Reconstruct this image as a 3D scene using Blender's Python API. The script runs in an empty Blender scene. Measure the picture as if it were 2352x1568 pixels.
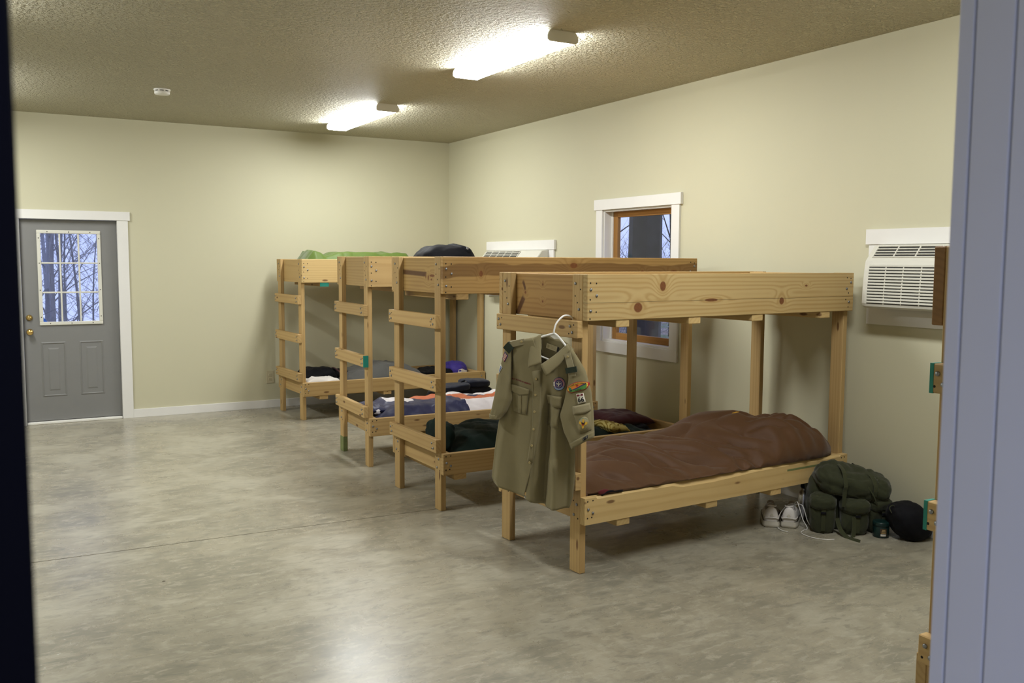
import bpy, bmesh, math, random
from mathutils import Vector, Matrix, noise
from mathutils.bvhtree import BVHTree
random.seed(7)
SC = bpy.context.scene
COL = SC.collection
# ------------------------------------------------------------------ camera, sky, exposure
F_PX, YAW, PITCH, ROLL, EYE = 2091.38, 0.5168, -0.0885, 0.0049, 1.6676
_f = Vector((math.sin(YAW)*math.cos(PITCH), math.cos(YAW)*math.cos(PITCH), math.sin(PITCH)))
_r0 = Vector((math.cos(YAW), -math.sin(YAW), 0)); _u0 = _r0.cross(_f)
_r = _r0*math.cos(ROLL)+_u0*math.sin(ROLL); _u = -_r0*math.sin(ROLL)+_u0*math.cos(ROLL)
cam_d = bpy.data.cameras.new('camera'); cam = bpy.data.objects.new('camera', cam_d); COL.objects.link(cam)
cam.matrix_world = Matrix(((_r.x,_u.x,-_f.x,0),(_r.y,_u.y,-_f.y,0),(_r.z,_u.z,-_f.z,EYE),(0,0,0,1)))
cam_d.sensor_fit = 'HORIZONTAL'; cam_d.sensor_width = 36; cam_d.lens = F_PX*36/2352
cam_d.clip_start = .02; cam_d.clip_end = 200
cam_d.dof.use_dof = True; cam_d.dof.focus_distance = 5.2; cam_d.dof.aperture_fstop = 8.5
SC.camera = cam
world = bpy.data.worlds.new('dusk_sky'); SC.world = world; world.use_nodes = True
_bg = world.node_tree.nodes['Background']; _bg.inputs[0].default_value = (.46, .53, .88, 1); _bg.inputs[1].default_value = 1.65
SC.view_settings.view_transform = 'Standard'; SC.view_settings.look = 'None'
SC.view_settings.gamma = 1; SC.view_settings.use_curve_mapping = False; SC.view_settings.exposure = 0.0
try:                           # steadier sampling of the indoor light
    SC.cycles.sample_clamp_indirect = 4.0; SC.cycles.caustics_reflective = False; SC.cycles.caustics_refractive = False
    SC.cycles.blur_glossy = 1.0; SC.cycles.max_bounces = 7; SC.cycles.diffuse_bounces = 4; SC.cycles.glossy_bounces = 3; SC.cycles.use_adaptive_sampling = True; SC.cycles.adaptive_threshold = .03; SC.cycles.adaptive_min_samples = 20; SC.cycles.use_denoising = True; world.cycles.sampling_method = 'NONE'
except Exception: pass
LAMP = 65.0                    # radiance of the fluorescent lenses
LAMP_COL = (.98, 1.0, 1.0)

# ------------------------------------------------------------------ material helpers
class NT:
    def __init__(s, name):
        s.m = bpy.data.materials.new(name); s.m.use_nodes = True; s.t = s.m.node_tree
        s.b = s.t.nodes['Principled BSDF']; s.out = s.t.nodes['Material Output']
    def n(s, typ, **kw):
        nd = s.t.nodes.new(typ); ins = kw.pop('ins', {})
        for k, v in kw.items(): setattr(nd, k, v)
        for k, v in ins.items(): s.set(nd.inputs[k], v)
        return nd
    def set(s, sock, v):
        if isinstance(v, bpy.types.NodeSocket): s.t.links.new(v, sock)
        else: sock.default_value = v
    def math(s, op, a, b=0.0, c=None, clamp=False):
        ins = {0: a, 1: b}
        if c is not None: ins[2] = c
        return s.n('ShaderNodeMath', operation=op, use_clamp=clamp, ins=ins).outputs[0]
    def vmath(s, op, a, b=(0,0,0)):
        return s.n('ShaderNodeVectorMath', operation=op, ins={0: a, 1: b}).outputs[0]
    def mix(s, f, a, b):
        nd = s.n('ShaderNodeMix', data_type='RGBA'); s.set(nd.inputs[0], f)
        s.set(nd.inputs[6], a if not isinstance(a, tuple) else (*a[:3], 1)); s.set(nd.inputs[7], b if not isinstance(b, tuple) else (*b[:3], 1))
        return nd.outputs[2]
    def ramp(s, v, a, b):                     # smooth 0..1 between a and b
        return s.n('ShaderNodeMapRange', interpolation_type='SMOOTHSTEP', ins={0: v, 1: a, 2: b, 3: 0.0, 4: 1.0}).outputs[0]
    def noise(s, vec, scale=5., detail=3., rough=.55, dist=0.):
        return s.n('ShaderNodeTexNoise', ins={'Vector': vec, 'Scale': scale, 'Detail': detail, 'Roughness': rough, 'Distortion': dist}).outputs[0]
    def obj(s): return s.n('ShaderNodeTexCoord').outputs['Object']
    def pos(s): return s.n('ShaderNodeNewGeometry').outputs['Position']
    def rand(s): return s.n('ShaderNodeObjectInfo').outputs['Random']
    def bump(s, h, strength=.3, dist=.01):
        s.set(s.b.inputs['Normal'], s.n('ShaderNodeBump', ins={'Strength': strength, 'Distance': dist, 'Height': h}).outputs[0])
    def fin(s, col=None, rough=None, metal=None, spec=None, **kw):
        if col is not None: s.set(s.b.inputs['Base Color'], (*col[:3], 1) if isinstance(col, tuple) else col)
        if rough is not None: s.set(s.b.inputs['Roughness'], rough)
        if metal is not None: s.set(s.b.inputs['Metallic'], metal)
        if spec is not None: s.set(s.b.inputs['Specular IOR Level'], spec)
        for k, v in kw.items(): s.set(s.b.inputs[k.replace('_', ' ')], v)
        return s.m
def plain(name, col, rough=.6, metal=0., var=.06, spec=.4):
    q = NT(name); nz = q.noise(q.obj(), 9., 2.)
    c = q.mix(nz, tuple(x*(1-var) for x in col), tuple(min(1, x*(1+var)) for x in col))
    return q.fin(c, rough, metal, spec)
def fabric(name, col, rough=.85, var=.12, bump=.25, scale=260., sheen=.15):
    q = NT(name); o = q.obj(); nz = q.noise(o, 12., 4.); fine = q.noise(o, scale, 2.)
    c = q.mix(nz, tuple(x*(1-var) for x in col), tuple(min(1, x*(1+var)) for x in col))
    q.bump(fine, bump, .002)
    return q.fin(c, rough, 0., .25, Sheen_Weight=sheen)
def wood(name, light=(.51,.345,.148), dark=(.32,.18,.06), knots=(), band=None, crack=None, streaks=()):
    """pine board; the mesh's local x runs along the grain, y across the face"""
    q = NT(name); o = q.obj(); rnd = q.rand()
    off = q.n('ShaderNodeCombineXYZ', ins={0: q.math('MULTIPLY', rnd, 37.), 1: q.math('MULTIPLY', q.math('FRACT', q.math('MULTIPLY', rnd, 13.7)), 2.3), 2: q.math('MULTIPLY', q.math('FRACT', q.math('MULTIPLY', rnd, 7.3)), 3.1)}).outputs[0]
    sep = q.n('ShaderNodeSeparateXYZ', ins={0: o}); X, Y, Z = sep.outputs[0], sep.outputs[1], sep.outputs[2]
    bend = None; kmask = None; halo = None
    for kx, ky, rx, ry in knots:
        dx = q.math('DIVIDE', q.math('SUBTRACT', X, kx), rx); dy = q.math('DIVIDE', q.math('SUBTRACT', Y, ky), ry)
        d2 = q.math('ADD', q.math('MULTIPLY', dx, dx), q.math('MULTIPLY', dy, dy))
        g = q.math('MULTIPLY', q.math('EXPONENT', q.math('MULTIPLY', d2, -.12)), .05)
        bend = g if bend is None else q.math('ADD', bend, g)
        k = q.math('SUBTRACT', 1., q.ramp(d2, .7, 1.35)); kmask = k if kmask is None else q.math('MAXIMUM', kmask, k)
        h = q.math('SUBTRACT', 1., q.ramp(d2, 1.2, 7.)); halo = h if halo is None else q.math('MAXIMUM', halo, h)
    v = q.vmath('ADD', o, off) if not knots else o
    if bend is not None:
        v = q.vmath('ADD', v, q.n('ShaderNodeCombineXYZ', ins={0: 0., 1: bend, 2: bend}).outputs[0])
    stretch = q.vmath('MULTIPLY', v, (.35, 6.5, 6.5))
    wv = q.n('ShaderNodeTexWave', wave_type='RINGS', rings_direction='X', wave_profile='SIN', ins={'Vector': stretch, 'Scale': 2.1, 'Distortion': 7.0, 'Detail': 3., 'Detail Scale': .7, 'Detail Roughness': .5}).outputs[1]
    fib = q.noise(q.vmath('MULTIPLY', v, (4., 150., 150.)), 1., 3.)
    big = q.noise(q.vmath('MULTIPLY', v, (1.1, 5., 5.)), 1., 2.)
    w = q.math('POWER', wv, 2.2)
    c = q.mix(q.math('MULTIPLY', w, .55 if knots else .34), light, dark)
    c = q.mix(q.math('MULTIPLY', fib, .30), c, tuple(x*.72 for x in light))
    c = q.mix(q.math('MULTIPLY', q.ramp(big, .5, .8), .35), c, dark)
    if not knots:
        vo = q.n('ShaderNodeTexVoronoi', ins={'Vector': q.vmath('MULTIPLY', v, (4.2, 13., 13.)), 'Scale': 1.})
        cr = q.n('ShaderNodeSeparateColor', ins={0: vo.outputs[1]}).outputs[0]
        km = q.math('MULTIPLY', q.math('SUBTRACT', 1., q.ramp(vo.outputs[0], .09, .17)), q.math('GREATER_THAN', cr, .35))
        c = q.mix(q.math('MULTIPLY', km, .8), c, (.10, .035, .012))
    if band is not None:
        y0, y1, amt = band
        wob = q.math('MULTIPLY', q.math('SUBTRACT', q.noise(q.vmath('MULTIPLY', o, (2.2, .5, .5)), 1., 2.), .5), .10)
        yy = q.math('ADD', Y, wob)
        m = q.math('MULTIPLY', q.ramp(yy, y0-.004, y0+.006), q.math('SUBTRACT', 1., q.ramp(yy, y1-.004, y1+.006)))
        c = q.mix(q.math('MULTIPLY', m, amt), c, (.115, .048, .014))
    for x0, y0, x1, y1, wd in streaks:           # a dark pitch streak along a slanted line
        L = math.hypot(x1-x0, y1-y0); tx, ty = (x1-x0)/L, (y1-y0)/L
        ax = q.math('SUBTRACT', X, x0); ay = q.math('SUBTRACT', Y, y0)
        al = q.math('ADD', q.math('MULTIPLY', ax, tx), q.math('MULTIPLY', ay, ty))
        ac = q.math('ABSOLUTE', q.math('SUBTRACT', q.math('MULTIPLY', ax, ty), q.math('MULTIPLY', ay, tx)))
        m = q.math('MULTIPLY', q.math('SUBTRACT', 1., q.ramp(ac, wd*.5, wd)), q.math('MULTIPLY', q.ramp(al, 0., .02), q.math('SUBTRACT', 1., q.ramp(al, L-.02, L))))
        c = q.mix(q.math('MULTIPLY', m, .85), c, (.07, .022, .010))
    if kmask is not None:
        c = q.mix(q.math('MULTIPLY', halo, .30), c, dark)
        kn = q.noise(o, 60., 2.)
        c = q.mix(kmask, c, q.mix(kn, (.12, .04, .012), (.26, .10, .035)))
    if crack is not None:
        yc, x0, x1 = crack
        wob = q.math('MULTIPLY', q.math('SUBTRACT', q.noise(q.vmath('MULTIPLY', o, (3., .2, .2)), 1., 2.), .5), .012)
        m = q.math('SUBTRACT', 1., q.ramp(q.math('ABSOLUTE', q.math('ADD', q.math('SUBTRACT', Y, yc), wob)), .0007, .0016))
        m = q.math('MULTIPLY', m, q.math('MULTIPLY', q.math('GREATER_THAN', X, x0), q.math('LESS_THAN', X, x1)))
        c = q.mix(q.math('MULTIPLY', m, .8), c, (.05, .03, .015))
    val = q.math('ADD', q.math('MULTIPLY', q.math('FRACT', q.math('MULTIPLY', rnd, 5.1)), .28), .84)
    hsv = q.n('ShaderNodeHueSaturation', ins={'Hue': .5, 'Saturation': 1., 'Value': val, 'Color': c}).outputs[0]
    q.bump(q.math('ADD', fib, q.math('MULTIPLY', wv, .4)), .12, .002)
    return q.fin(hsv, .58, 0., .3)
M = {}
M['wood'] = wood('pine_lumber')
M['wood_pale'] = wood('pine_lumber_pale', (.58,.415,.185), (.40,.235,.077))
M['wood_rail_near'] = wood('pine_rail_with_knots', (.58,.42,.19), (.39,.225,.066),
    knots=((-.56,.055,.021,.026), (-.735,-.058,.029,.026), (.40,-.045,.020,.021), (1.33,-.05,.012,.018), (-.19,-.028,.05,.009), (.62,.045,.012,.006)), crack=(-.028, -1.1, 1.1))
M['wood_rail_second'] = wood('pine_rail_with_heartwood', (.46,.29,.108), (.30,.16,.048), knots=((-.8,.01,.013,.02), (-.06,.065,.03,.018), (.55,.02,.012,.01), (.85,.02,.03,.012)), band=(-.01,.075,.62))
M['wood_end_near'] = wood('pine_end_board_with_pitch_streak', (.42,.25,.085), (.27,.13,.038), knots=((.205,.01,.008,.008), (.03,.06,.007,.007), (.03,-.035,.007,.007)), streaks=((.30,-.13,.215,-.01,.024), (.20,.015,.235,.085,.014)))
M['wood_end_second'] = wood('pine_end_board_with_stain', (.46,.30,.11), (.29,.155,.05), knots=((-.18,-.004,.04,.008), (-.12,-.018,.010,.018), (-.08,-.012,.006,.012), (-.17,-.03,.012,.006)), streaks=((.34,.016,-.10,.004,.022),))
M['wood_dark'] = wood('brown_weathered_end_grain', (.28,.145,.048), (.17,.08,.024))
M['frame_wood'] = wood('varnished_window_wood', (.40,.20,.052), (.28,.12,.03))
q = NT('cream_wall_paint'); p = q.pos(); big = q.noise(p, .9, 3.); fine = q.noise(p, 220., 2.)
q.bump(fine, .08, .003); M['wall'] = q.fin(q.mix(big, (.515,.492,.350), (.545,.52,.372)), .62, 0., .35)
q = NT('textured_ceiling'); p = q.pos(); a = q.noise(p, 34., 3., .6); b = q.noise(p, 75., 2.)
h = q.math('ADD', q.ramp(a, .40, .62), q.math('MULTIPLY', b, 1.)); q.bump(h, 1., .015)
M['ceiling'] = q.fin(q.mix(q.noise(p, 2., 2.), (.57,.535,.40), (.61,.57,.43)), .62, 0., .22)
q = NT('polished_concrete'); p = q.pos()
w1 = q.noise(p, .8, 5., .6, .3); w2 = q.noise(q.vmath('MULTIPLY', p, (3.2, 8., 1.)), 1., 6., .65, .5); w3 = q.noise(p, 24., 4., .7)
w4 = q.noise(q.vmath('ADD', p, (7., 3., 0.)), 1.7, 7., .68, .35)
c = q.mix(q.ramp(w1, .38, .62), (.275,.250,.188), (.338,.308,.232))
c = q.mix(q.math('MULTIPLY', q.ramp(w2, .50, .62), .42), c, (.182,.172,.136))
c = q.mix(q.math('MULTIPLY', q.ramp(w4, .50, .61), .50), c, (.43,.405,.32))
c = q.mix(q.math('MULTIPLY', q.ramp(w4, .47, .38), .50), c, (.182,.172,.134))
w5 = q.noise(q.vmath('MULTIPLY', p, (9., 22., 1.)), 1., 5., .7, .6)
c = q.mix(q.math('MULTIPLY', q.ramp(w5, .53, .62), .48), c, (.44,.415,.33))
c = q.mix(q.math('MULTIPLY', q.ramp(w5, .46, .36), .46), c, (.16,.155,.125))
c = q.mix(q.math('MULTIPLY', w3, .22), c, (.21,.195,.155))
vo = q.n('ShaderNodeTexVoronoi', ins={'Vector': p, 'Scale': 1.9})
c = q.mix(q.math('SUBTRACT', 1., q.ramp(vo.outputs[0], .012, .022)), c, (.06,.045,.03))
q.bump(w3, .06, .003)
M['floor'] = q.fin(c, q.math('ADD', q.math('MULTIPLY', w4, .20), .18), 0., .42)
M['trim'] = plain('white_trim_paint', (.72,.71,.68), .45, var=.02)
M['jamb'] = plain('white_door_frame_paint', (.78,.78,.78), .5, var=.015)
M['navy'] = plain('near_black_navy', (.0015,.0015,.004), .6, var=.05, spec=.1)  # even near-black navy for the left side of the near doorway
M['door'] = plain('grey_door_paint', (.195,.195,.19), .5, var=.03)
M['lite'] = plain('ivory_glazing_frame', (.64,.63,.56), .45, var=.02)
M['brass'] = plain('polished_brass', (.80,.56,.20), .22, 1., .04)
M['steel'] = plain('zinc_bolt', (.30,.31,.33), .42, 1., .06)
M['hole'] = plain('dark_nail_hole', (.015,.010,.006), .8)
M['ac'] = plain('ivory_plastic', (.60,.585,.51), .45, var=.02)
M['ac_dark'] = plain('vent_shade', (.03,.03,.028), .7)  # near-black that paints the shade inside vents and grilles
M['ivory'] = plain('ivory_outlet_plastic', (.50,.45,.31), .4, var=.02)
M['white_metal'] = plain('white_enamel', (.78,.77,.72), .4, var=.02)
M['white_plastic'] = plain('white_plastic', (.84,.83,.80), .35, var=.02)
M['teal'] = plain('teal_paint', (.012,.20,.15), .6, var=.2)
M['green_smear'] = plain('green_marker_smear', (.17,.20,.075), .7, var=.25)
q = NT('lit_lens'); q.fin((.9,.9,.88), .4); q.b.inputs['Emission Color'].default_value = (*LAMP_COL, 1); q.b.inputs['Emission Strength'].default_value = LAMP; M['lens'] = q.m
q = NT('window_glass'); fr = q.math('ADD', q.math('MULTIPLY', q.math('POWER', q.n('ShaderNodeLayerWeight', ins={'Blend': .5}).outputs[1], 5.), .85), .04)
tr = q.n('ShaderNodeBsdfTransparent', ins={0: (.93,.95,.97,1)}).outputs[0]; gl = q.n('ShaderNodeBsdfGlossy', ins={'Roughness': .02}).outputs[0]
mx = q.n('ShaderNodeMixShader', ins={0: fr, 1: tr, 2: gl}).outputs[0]; q.t.links.new(mx, q.out.inputs[0]); M['glass'] = q.m

# ------------------------------------------------------------------ object helpers
def link(o, parent=None):
    COL.objects.link(o)
    if parent is not None: o.parent = parent
    return o
def tag(o, label, cat=None, group=None, kind=None):
    o['label'] = label
    if cat: o['category'] = cat
    if group: o['group'] = group
    if kind: o['kind'] = kind
    return o
def empty(name, loc=(0,0,0), rz=0., parent=None):
    o = bpy.data.objects.new(name, None); o.empty_display_size = .05; o.location = loc; o.rotation_euler = (0,0,rz); return link(o, parent)
def mk(name, verts, faces, mat, parent=None, smooth=False, loc=(0,0,0), rot=(0,0,0), mats=None, fmat=None):
    me = bpy.data.meshes.new(name); me.from_pydata([tuple(v) for v in verts], [], faces); me.update()
    for m_ in (mats or [mat]): me.materials.append(m_)
    if fmat:
        for p_, i_ in zip(me.polygons, fmat): p_.material_index = i_
    bm = bmesh.new(); bm.from_mesh(me); bmesh.ops.recalc_face_normals(bm, faces=bm.faces); bm.to_mesh(me); bm.free()
    if smooth:
        for p_ in me.polygons: p_.use_smooth = True
    o = bpy.data.objects.new(name, me); o.location = loc; o.rotation_euler = rot
    return link(o, parent)
_boxes = {}
def box_mesh(dx, dy, dz, bev, mat):
    key = (round(dx,4), round(dy,4), round(dz,4), round(bev,4), mat.name)
    if key not in _boxes:
        bm = bmesh.new(); bmesh.ops.create_cube(bm, size=1.)
        for v in bm.verts: v.co = Vector((v.co.x*dx, v.co.y*dy, v.co.z*dz))
        if bev > 0: bmesh.ops.bevel(bm, geom=bm.edges[:], offset=min(bev, .3*min(dx,dy,dz)), segments=1, affect='EDGES')
        me = bpy.data.meshes.new('box'); bm.to_mesh(me); bm.free(); me.materials.append(mat); _boxes[key] = me
    return _boxes[key]
def box(name, x0, x1, y0, y1, z0, z1, mat, parent=None, bev=.0015):
    me = box_mesh(x1-x0, y1-y0, z1-z0, bev, mat); o = bpy.data.objects.new(name, me)
    o.location = ((x0+x1)/2, (y0+y1)/2, (z0+z1)/2); return link(o, parent)
def board(name, x0, x1, y0, y1, z0, z1, mat, parent=None, bev=.003):
    """lumber: local x = grain (longest side), local y = wide face"""
    d = [(x1-x0, 0), (y1-y0, 1), (z1-z0, 2)]; d.sort(reverse=True)
    (a, ia), (b, ib), (c, ic) = d
    me = box_mesh(a, b, c, bev, mat); o = bpy.data.objects.new(name, me)
    e = [Vector((1,0,0)), Vector((0,1,0)), Vector((0,0,1))]
    ex, ey = e[ia], e[ib]; ez = ex.cross(ey)
    o.matrix_basis = Matrix.Translation(((x0+x1)/2, (y0+y1)/2, (z0+z1)/2)) @ Matrix((ex, ey, ez)).transposed().to_4x4()
    return link(o, parent)
def tube_geo(pts, rad, n=8, cap=True):
    pts = [Vector(p_) for p_ in pts]; V = []; Fc = []
    if not hasattr(rad, '__len__'): rad = [rad]*len(pts)
    up = Vector((.31,.17,.94)); prev = None
    for i, p_ in enumerate(pts):
        t = (pts[min(i+1, len(pts)-1)]-pts[max(i-1, 0)]).normalized()
        a = (prev - t*prev.dot(t)) if prev is not None else up.cross(t)
        if a.length < 1e-6: a = Vector((1,0,0)).cross(t)
        a.normalize(); prev = a; b = t.cross(a)
        for k in range(n):
            an = 2*math.pi*k/n; V.append(p_+(a*math.cos(an)+b*math.sin(an))*rad[i])
    for i in range(len(pts)-1):
        for k in range(n): Fc.append((i*n+k, i*n+(k+1)%n, (i+1)*n+(k+1)%n, (i+1)*n+k))
    if cap: Fc.append(tuple(range(n-1,-1,-1))); Fc.append(tuple((len(pts)-1)*n+k for k in range(n)))
    return V, Fc
def tube(name, pts, rad, mat, parent=None, n=8, smooth_pts=0):
    if smooth_pts: pts = catmull(pts, smooth_pts)
    V, Fc = tube_geo(pts, rad, n); return mk(name, V, Fc, mat, parent, True)
def catmull(pts, k):
    pts = [Vector(p_) for p_ in pts]; out = []
    for i in range(len(pts)-1):
        p0, p1, p2, p3 = pts[max(i-1,0)], pts[i], pts[i+1], pts[min(i+2, len(pts)-1)]
        for j in range(k):
            t = j/k; out.append(.5*((2*p1)+(p2-p0)*t+(2*p0-5*p1+4*p2-p3)*t*t+(3*p1-p0-3*p2+p3)*t**3))
    out.append(pts[-1]); return out
def lathe(name, prof, mat, parent=None, n=24, loc=(0,0,0), rot=(0,0,0), smooth=True):
    V = []; Fc = []
    for r_, z_ in prof:
        for k in range(n): V.append((max(r_, 1e-4)*math.cos(2*math.pi*k/n), max(r_, 1e-4)*math.sin(2*math.pi*k/n), z_))
    for i in range(len(prof)-1):
        for k in range(n): Fc.append((i*n+k, i*n+(k+1)%n, (i+1)*n+(k+1)%n, (i+1)*n+k))
    Fc.append(tuple(range(n-1,-1,-1))); Fc.append(tuple((len(prof)-1)*n+k for k in range(n)))
    o = mk(name, V, Fc, mat, parent, smooth, loc, rot); return o
def fbm(x, y, z, o=3):
    s = 0; a = 1
    for i in range(o): s += a*noise.noise((x, y, z)); x *= 2.03; y *= 2.03; z *= 2.03; a *= .5
    return s
def ridge(x, y, z): return (1-min(1, abs(noise.noise((x, y, z)))*3.2))**2
def softbox(name, sx, sy, sz, mat, parent=None, p=4., nz=.03, fr=6., seed=0., n=14, loc=(0,0,0), rot=(0,0,0), flat=True, fn=None):
    """puffy closed body: superellipsoid with creases, half sizes sx sy sz, centred on its base"""
    bm = bmesh.new(); bmesh.ops.create_cube(bm, size=2.)
    bmesh.ops.subdivide_edges(bm, edges=bm.edges[:], cuts=n-1, use_grid_fill=True)
    for v in bm.verts:
        c = v.co.copy(); L = (abs(c.x)**p+abs(c.y)**p+abs(c.z)**p)**(1/p); c /= L
        w = Vector((c.x*sx, c.y*sy, c.z*sz))
        d = fbm(w.x*fr+seed, w.y*fr+seed*1.7, w.z*fr, 3)*nz - ridge(w.x*fr*1.6+seed, w.y*fr*1.6, w.z*fr*1.6+seed)*nz*.55
        nn = Vector((c.x/sx, c.y/sy, c.z/sz)).normalized(); w += nn*d
        if fn: w = Vector(fn(w))
        if flat and w.z < -sz*.92: w.z = -sz*.92
        w.z += sz*.92
        v.co = w
    me = bpy.data.meshes.new(name); bm.to_mesh(me); bm.free(); me.materials.append(mat)
    for f_ in me.polygons: f_.use_smooth = True
    o = bpy.data.objects.new(name, me); o.location = loc; o.rotation_euler = rot; return link(o, parent)
def slab(name, nu, nv, top, bot, mat, parent=None, mats=None, fmat=None):
    """closed soft slab: top(u,v) and bot(u,v) give points, u and v in 0..1"""
    V = []; Fc = []; fm = []
    for fn in (top, bot):
        for i in range(nu+1):
            for j in range(nv+1): V.append(fn(i/nu, j/nv))
    K = (nu+1)*(nv+1); ix = lambda i, j, b: b*K+i*(nv+1)+j
    for i in range(nu):
        for j in range(nv):
            Fc.append((ix(i,j,0), ix(i+1,j,0), ix(i+1,j+1,0), ix(i,j+1,0))); fm.append(fmat((i+.5)/nu, (j+.5)/nv) if fmat else 0)
            Fc.append((ix(i,j,1), ix(i,j+1,1), ix(i+1,j+1,1), ix(i+1,j,1))); fm.append(0)
    for i in range(nu):
        for j in (0, nv): Fc.append((ix(i,j,0), ix(i+1,j,0), ix(i+1,j,1), ix(i,j,1))); fm.append(fmat((i+.5)/nu, .001+.998*(j>0)) if fmat else 0)
    for j in range(nv):
        for i in (0, nu): Fc.append((ix(i,j,0), ix(i,j+1,0), ix(i,j+1,1), ix(i,j,1))); fm.append(0)
    return mk(name, V, Fc, mat, parent, True, mats=mats, fmat=fm if fmat else None)
def holed_wall(name, a0, a1, z0, z1, holes, t, plane, mat):
    """wall slab in the a-z plane with rectangular holes (a0,a1,z0,z1); plane maps (a, depth, z) to a point; depth 0..t"""
    A = sorted({a0, a1, *[h_[0] for h_ in holes], *[h_[1] for h_ in holes]}); Z = sorted({z0, z1, *[h_[2] for h_ in holes], *[h_[3] for h_ in holes]})
    V = {}; Fc = []
    def vi(a, d, z):
        k = (a, d, z)
        if k not in V: V[k] = len(V)
        return V[k]
    def hole(i, j):
        if i < 0 or j < 0 or i >= len(A)-1 or j >= len(Z)-1: return True
        am, zm = (A[i]+A[i+1])/2, (Z[j]+Z[j+1])/2
        return any(h_[0] < am < h_[1] and h_[2] < zm < h_[3] for h_ in holes)
    for i in range(len(A)-1):
        for j in range(len(Z)-1):
            if hole(i, j): continue
            x0, x1, y0, y1 = A[i], A[i+1], Z[j], Z[j+1]
            for d in (0, t): Fc.append((vi(x0,d,y0), vi(x1,d,y0), vi(x1,d,y1), vi(x0,d,y1)))
            if hole(i-1, j): Fc.append((vi(x0,0,y0), vi(x0,0,y1), vi(x0,t,y1), vi(x0,t,y0)))
            if hole(i+1, j): Fc.append((vi(x1,0,y0), vi(x1,0,y1), vi(x1,t,y1), vi(x1,t,y0)))
            if hole(i, j-1): Fc.append((vi(x0,0,y0), vi(x1,0,y0), vi(x1,t,y0), vi(x0,t,y0)))
            if hole(i, j+1): Fc.append((vi(x0,0,y1), vi(x1,0,y1), vi(x1,t,y1), vi(x0,t,y1)))
    return mk(name, [plane(*k) for k in V], Fc, mat)
def S(o, label): return tag(o, label, kind='structure')

def lerp_tab(tab, x):
    for (x0, y0), (x1, y1) in zip(tab, tab[1:]):
        if x <= x1: return y0+(y1-y0)*max(0, min(1, (x-x0)/(x1-x0)))
    return tab[-1][1]

# ------------------------------------------------------------------ room shell
XL, XR, YF0, YF1, YB, H = -2.25, 4.913, .45, .645, 10.228, 3.093
DX0, DX1, DZ = .234, 1.122, 2.058           # far door opening
WY0, WY1, WZ0, WZ1 = 5.955, 6.945, .93, 2.135      # window opening
JX0, JX1, JZ = -.01, .975, 2.16             # near doorway
S(holed_wall('wall_back', XL-.15, XR+.15, 0, H, [(DX0-.03, DX1+.03, 0, DZ+.03)], .15, lambda a, d, z: (a, YB+d, z), M['wall']), 'cream painted back wall with the grey door')
AC1, AC2 = (2.68, 3.88), (7.875, 9.075)
S(holed_wall('wall_right', YF0, YB, 0, H, [(WY0, WY1, WZ0, WZ1)], .15, lambda a, d, z: (XR+d, a, z), M['wall']), 'cream painted side wall with the window and air conditioners')
S(holed_wall('wall_left', YF0, YB, 0, H, [], .15, lambda a, d, z: (XL-d, a, z), M['wall']), 'cream painted side wall out of view on the left')
S(holed_wall('wall_front', XL-.15, XR+.15, 0, H, [(JX0-.03, JX1+.03, 0, JZ+.03)], YF1-YF0, lambda a, d, z: (a, YF0+d, z), M['wall']), 'near wall with the open doorway the camera looks through')
S(box('ceiling', XL-.15, XR+.15, YF0, YB+.15, H, H+.12, M['ceiling'], bev=0), 'textured white ceiling lit by fluorescent fixtures')
# floor: two pours with a sawn joint between them
ja, jb = Vector((XL-.15, 5.622)), Vector((XR+.15, 5.398))
fl = []; ff = []
def fq(*pts):
    i = len(fl); fl.extend(pts); ff.append(tuple(range(i, i+len(pts))))
g = .007
fq((XL-.15, .45-1.5, 0), (XR+.15, .45-1.5, 0), (jb.x, jb.y-g/2, 0), (ja.x, ja.y-g/2, 0))
fq((ja.x, ja.y+g/2, 0), (jb.x, jb.y+g/2, 0), (XR+.15, YB+.15, 0), (XL-.15, YB+.15, 0))
fq((ja.x, ja.y-g/2, 0), (jb.x, jb.y-g/2, 0), (jb.x, jb.y-g/2, -.008), (ja.x, ja.y-g/2, -.008))
fq((ja.x, ja.y+g/2, 0), (jb.x, jb.y+g/2, 0), (jb.x, jb.y+g/2, -.008), (ja.x, ja.y+g/2, -.008))
fq((ja.x, ja.y-g/2, -.008), (jb.x, jb.y-g/2, -.008), (jb.x, jb.y+g/2, -.008), (ja.x, ja.y+g/2, -.008))
fq((XL-.15, -1.05, -.1), (XR+.15, -1.05, -.1), (XR+.15, YB+.15, -.1), (XL-.15, YB+.15, -.1))
S(mk('floor', fl, ff, M['floor']), 'grey polished concrete floor with a sawn joint')
S(box('baseboard_back', DX1+.105, XR-.018, YB-.018, YB, 0, .088, M['trim']), 'white baseboard along the back wall beside the grey door')
S(box('baseboard_left', XL, DX0-.1, YB-.018, YB, 0, .088, M['trim']), 'white baseboard on the far side of the grey door')
S(box('baseboard_right', XR-.018, XR, YF1, YB, 0, .1, M['trim']), 'white baseboard along the wall behind the bunks')

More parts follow.
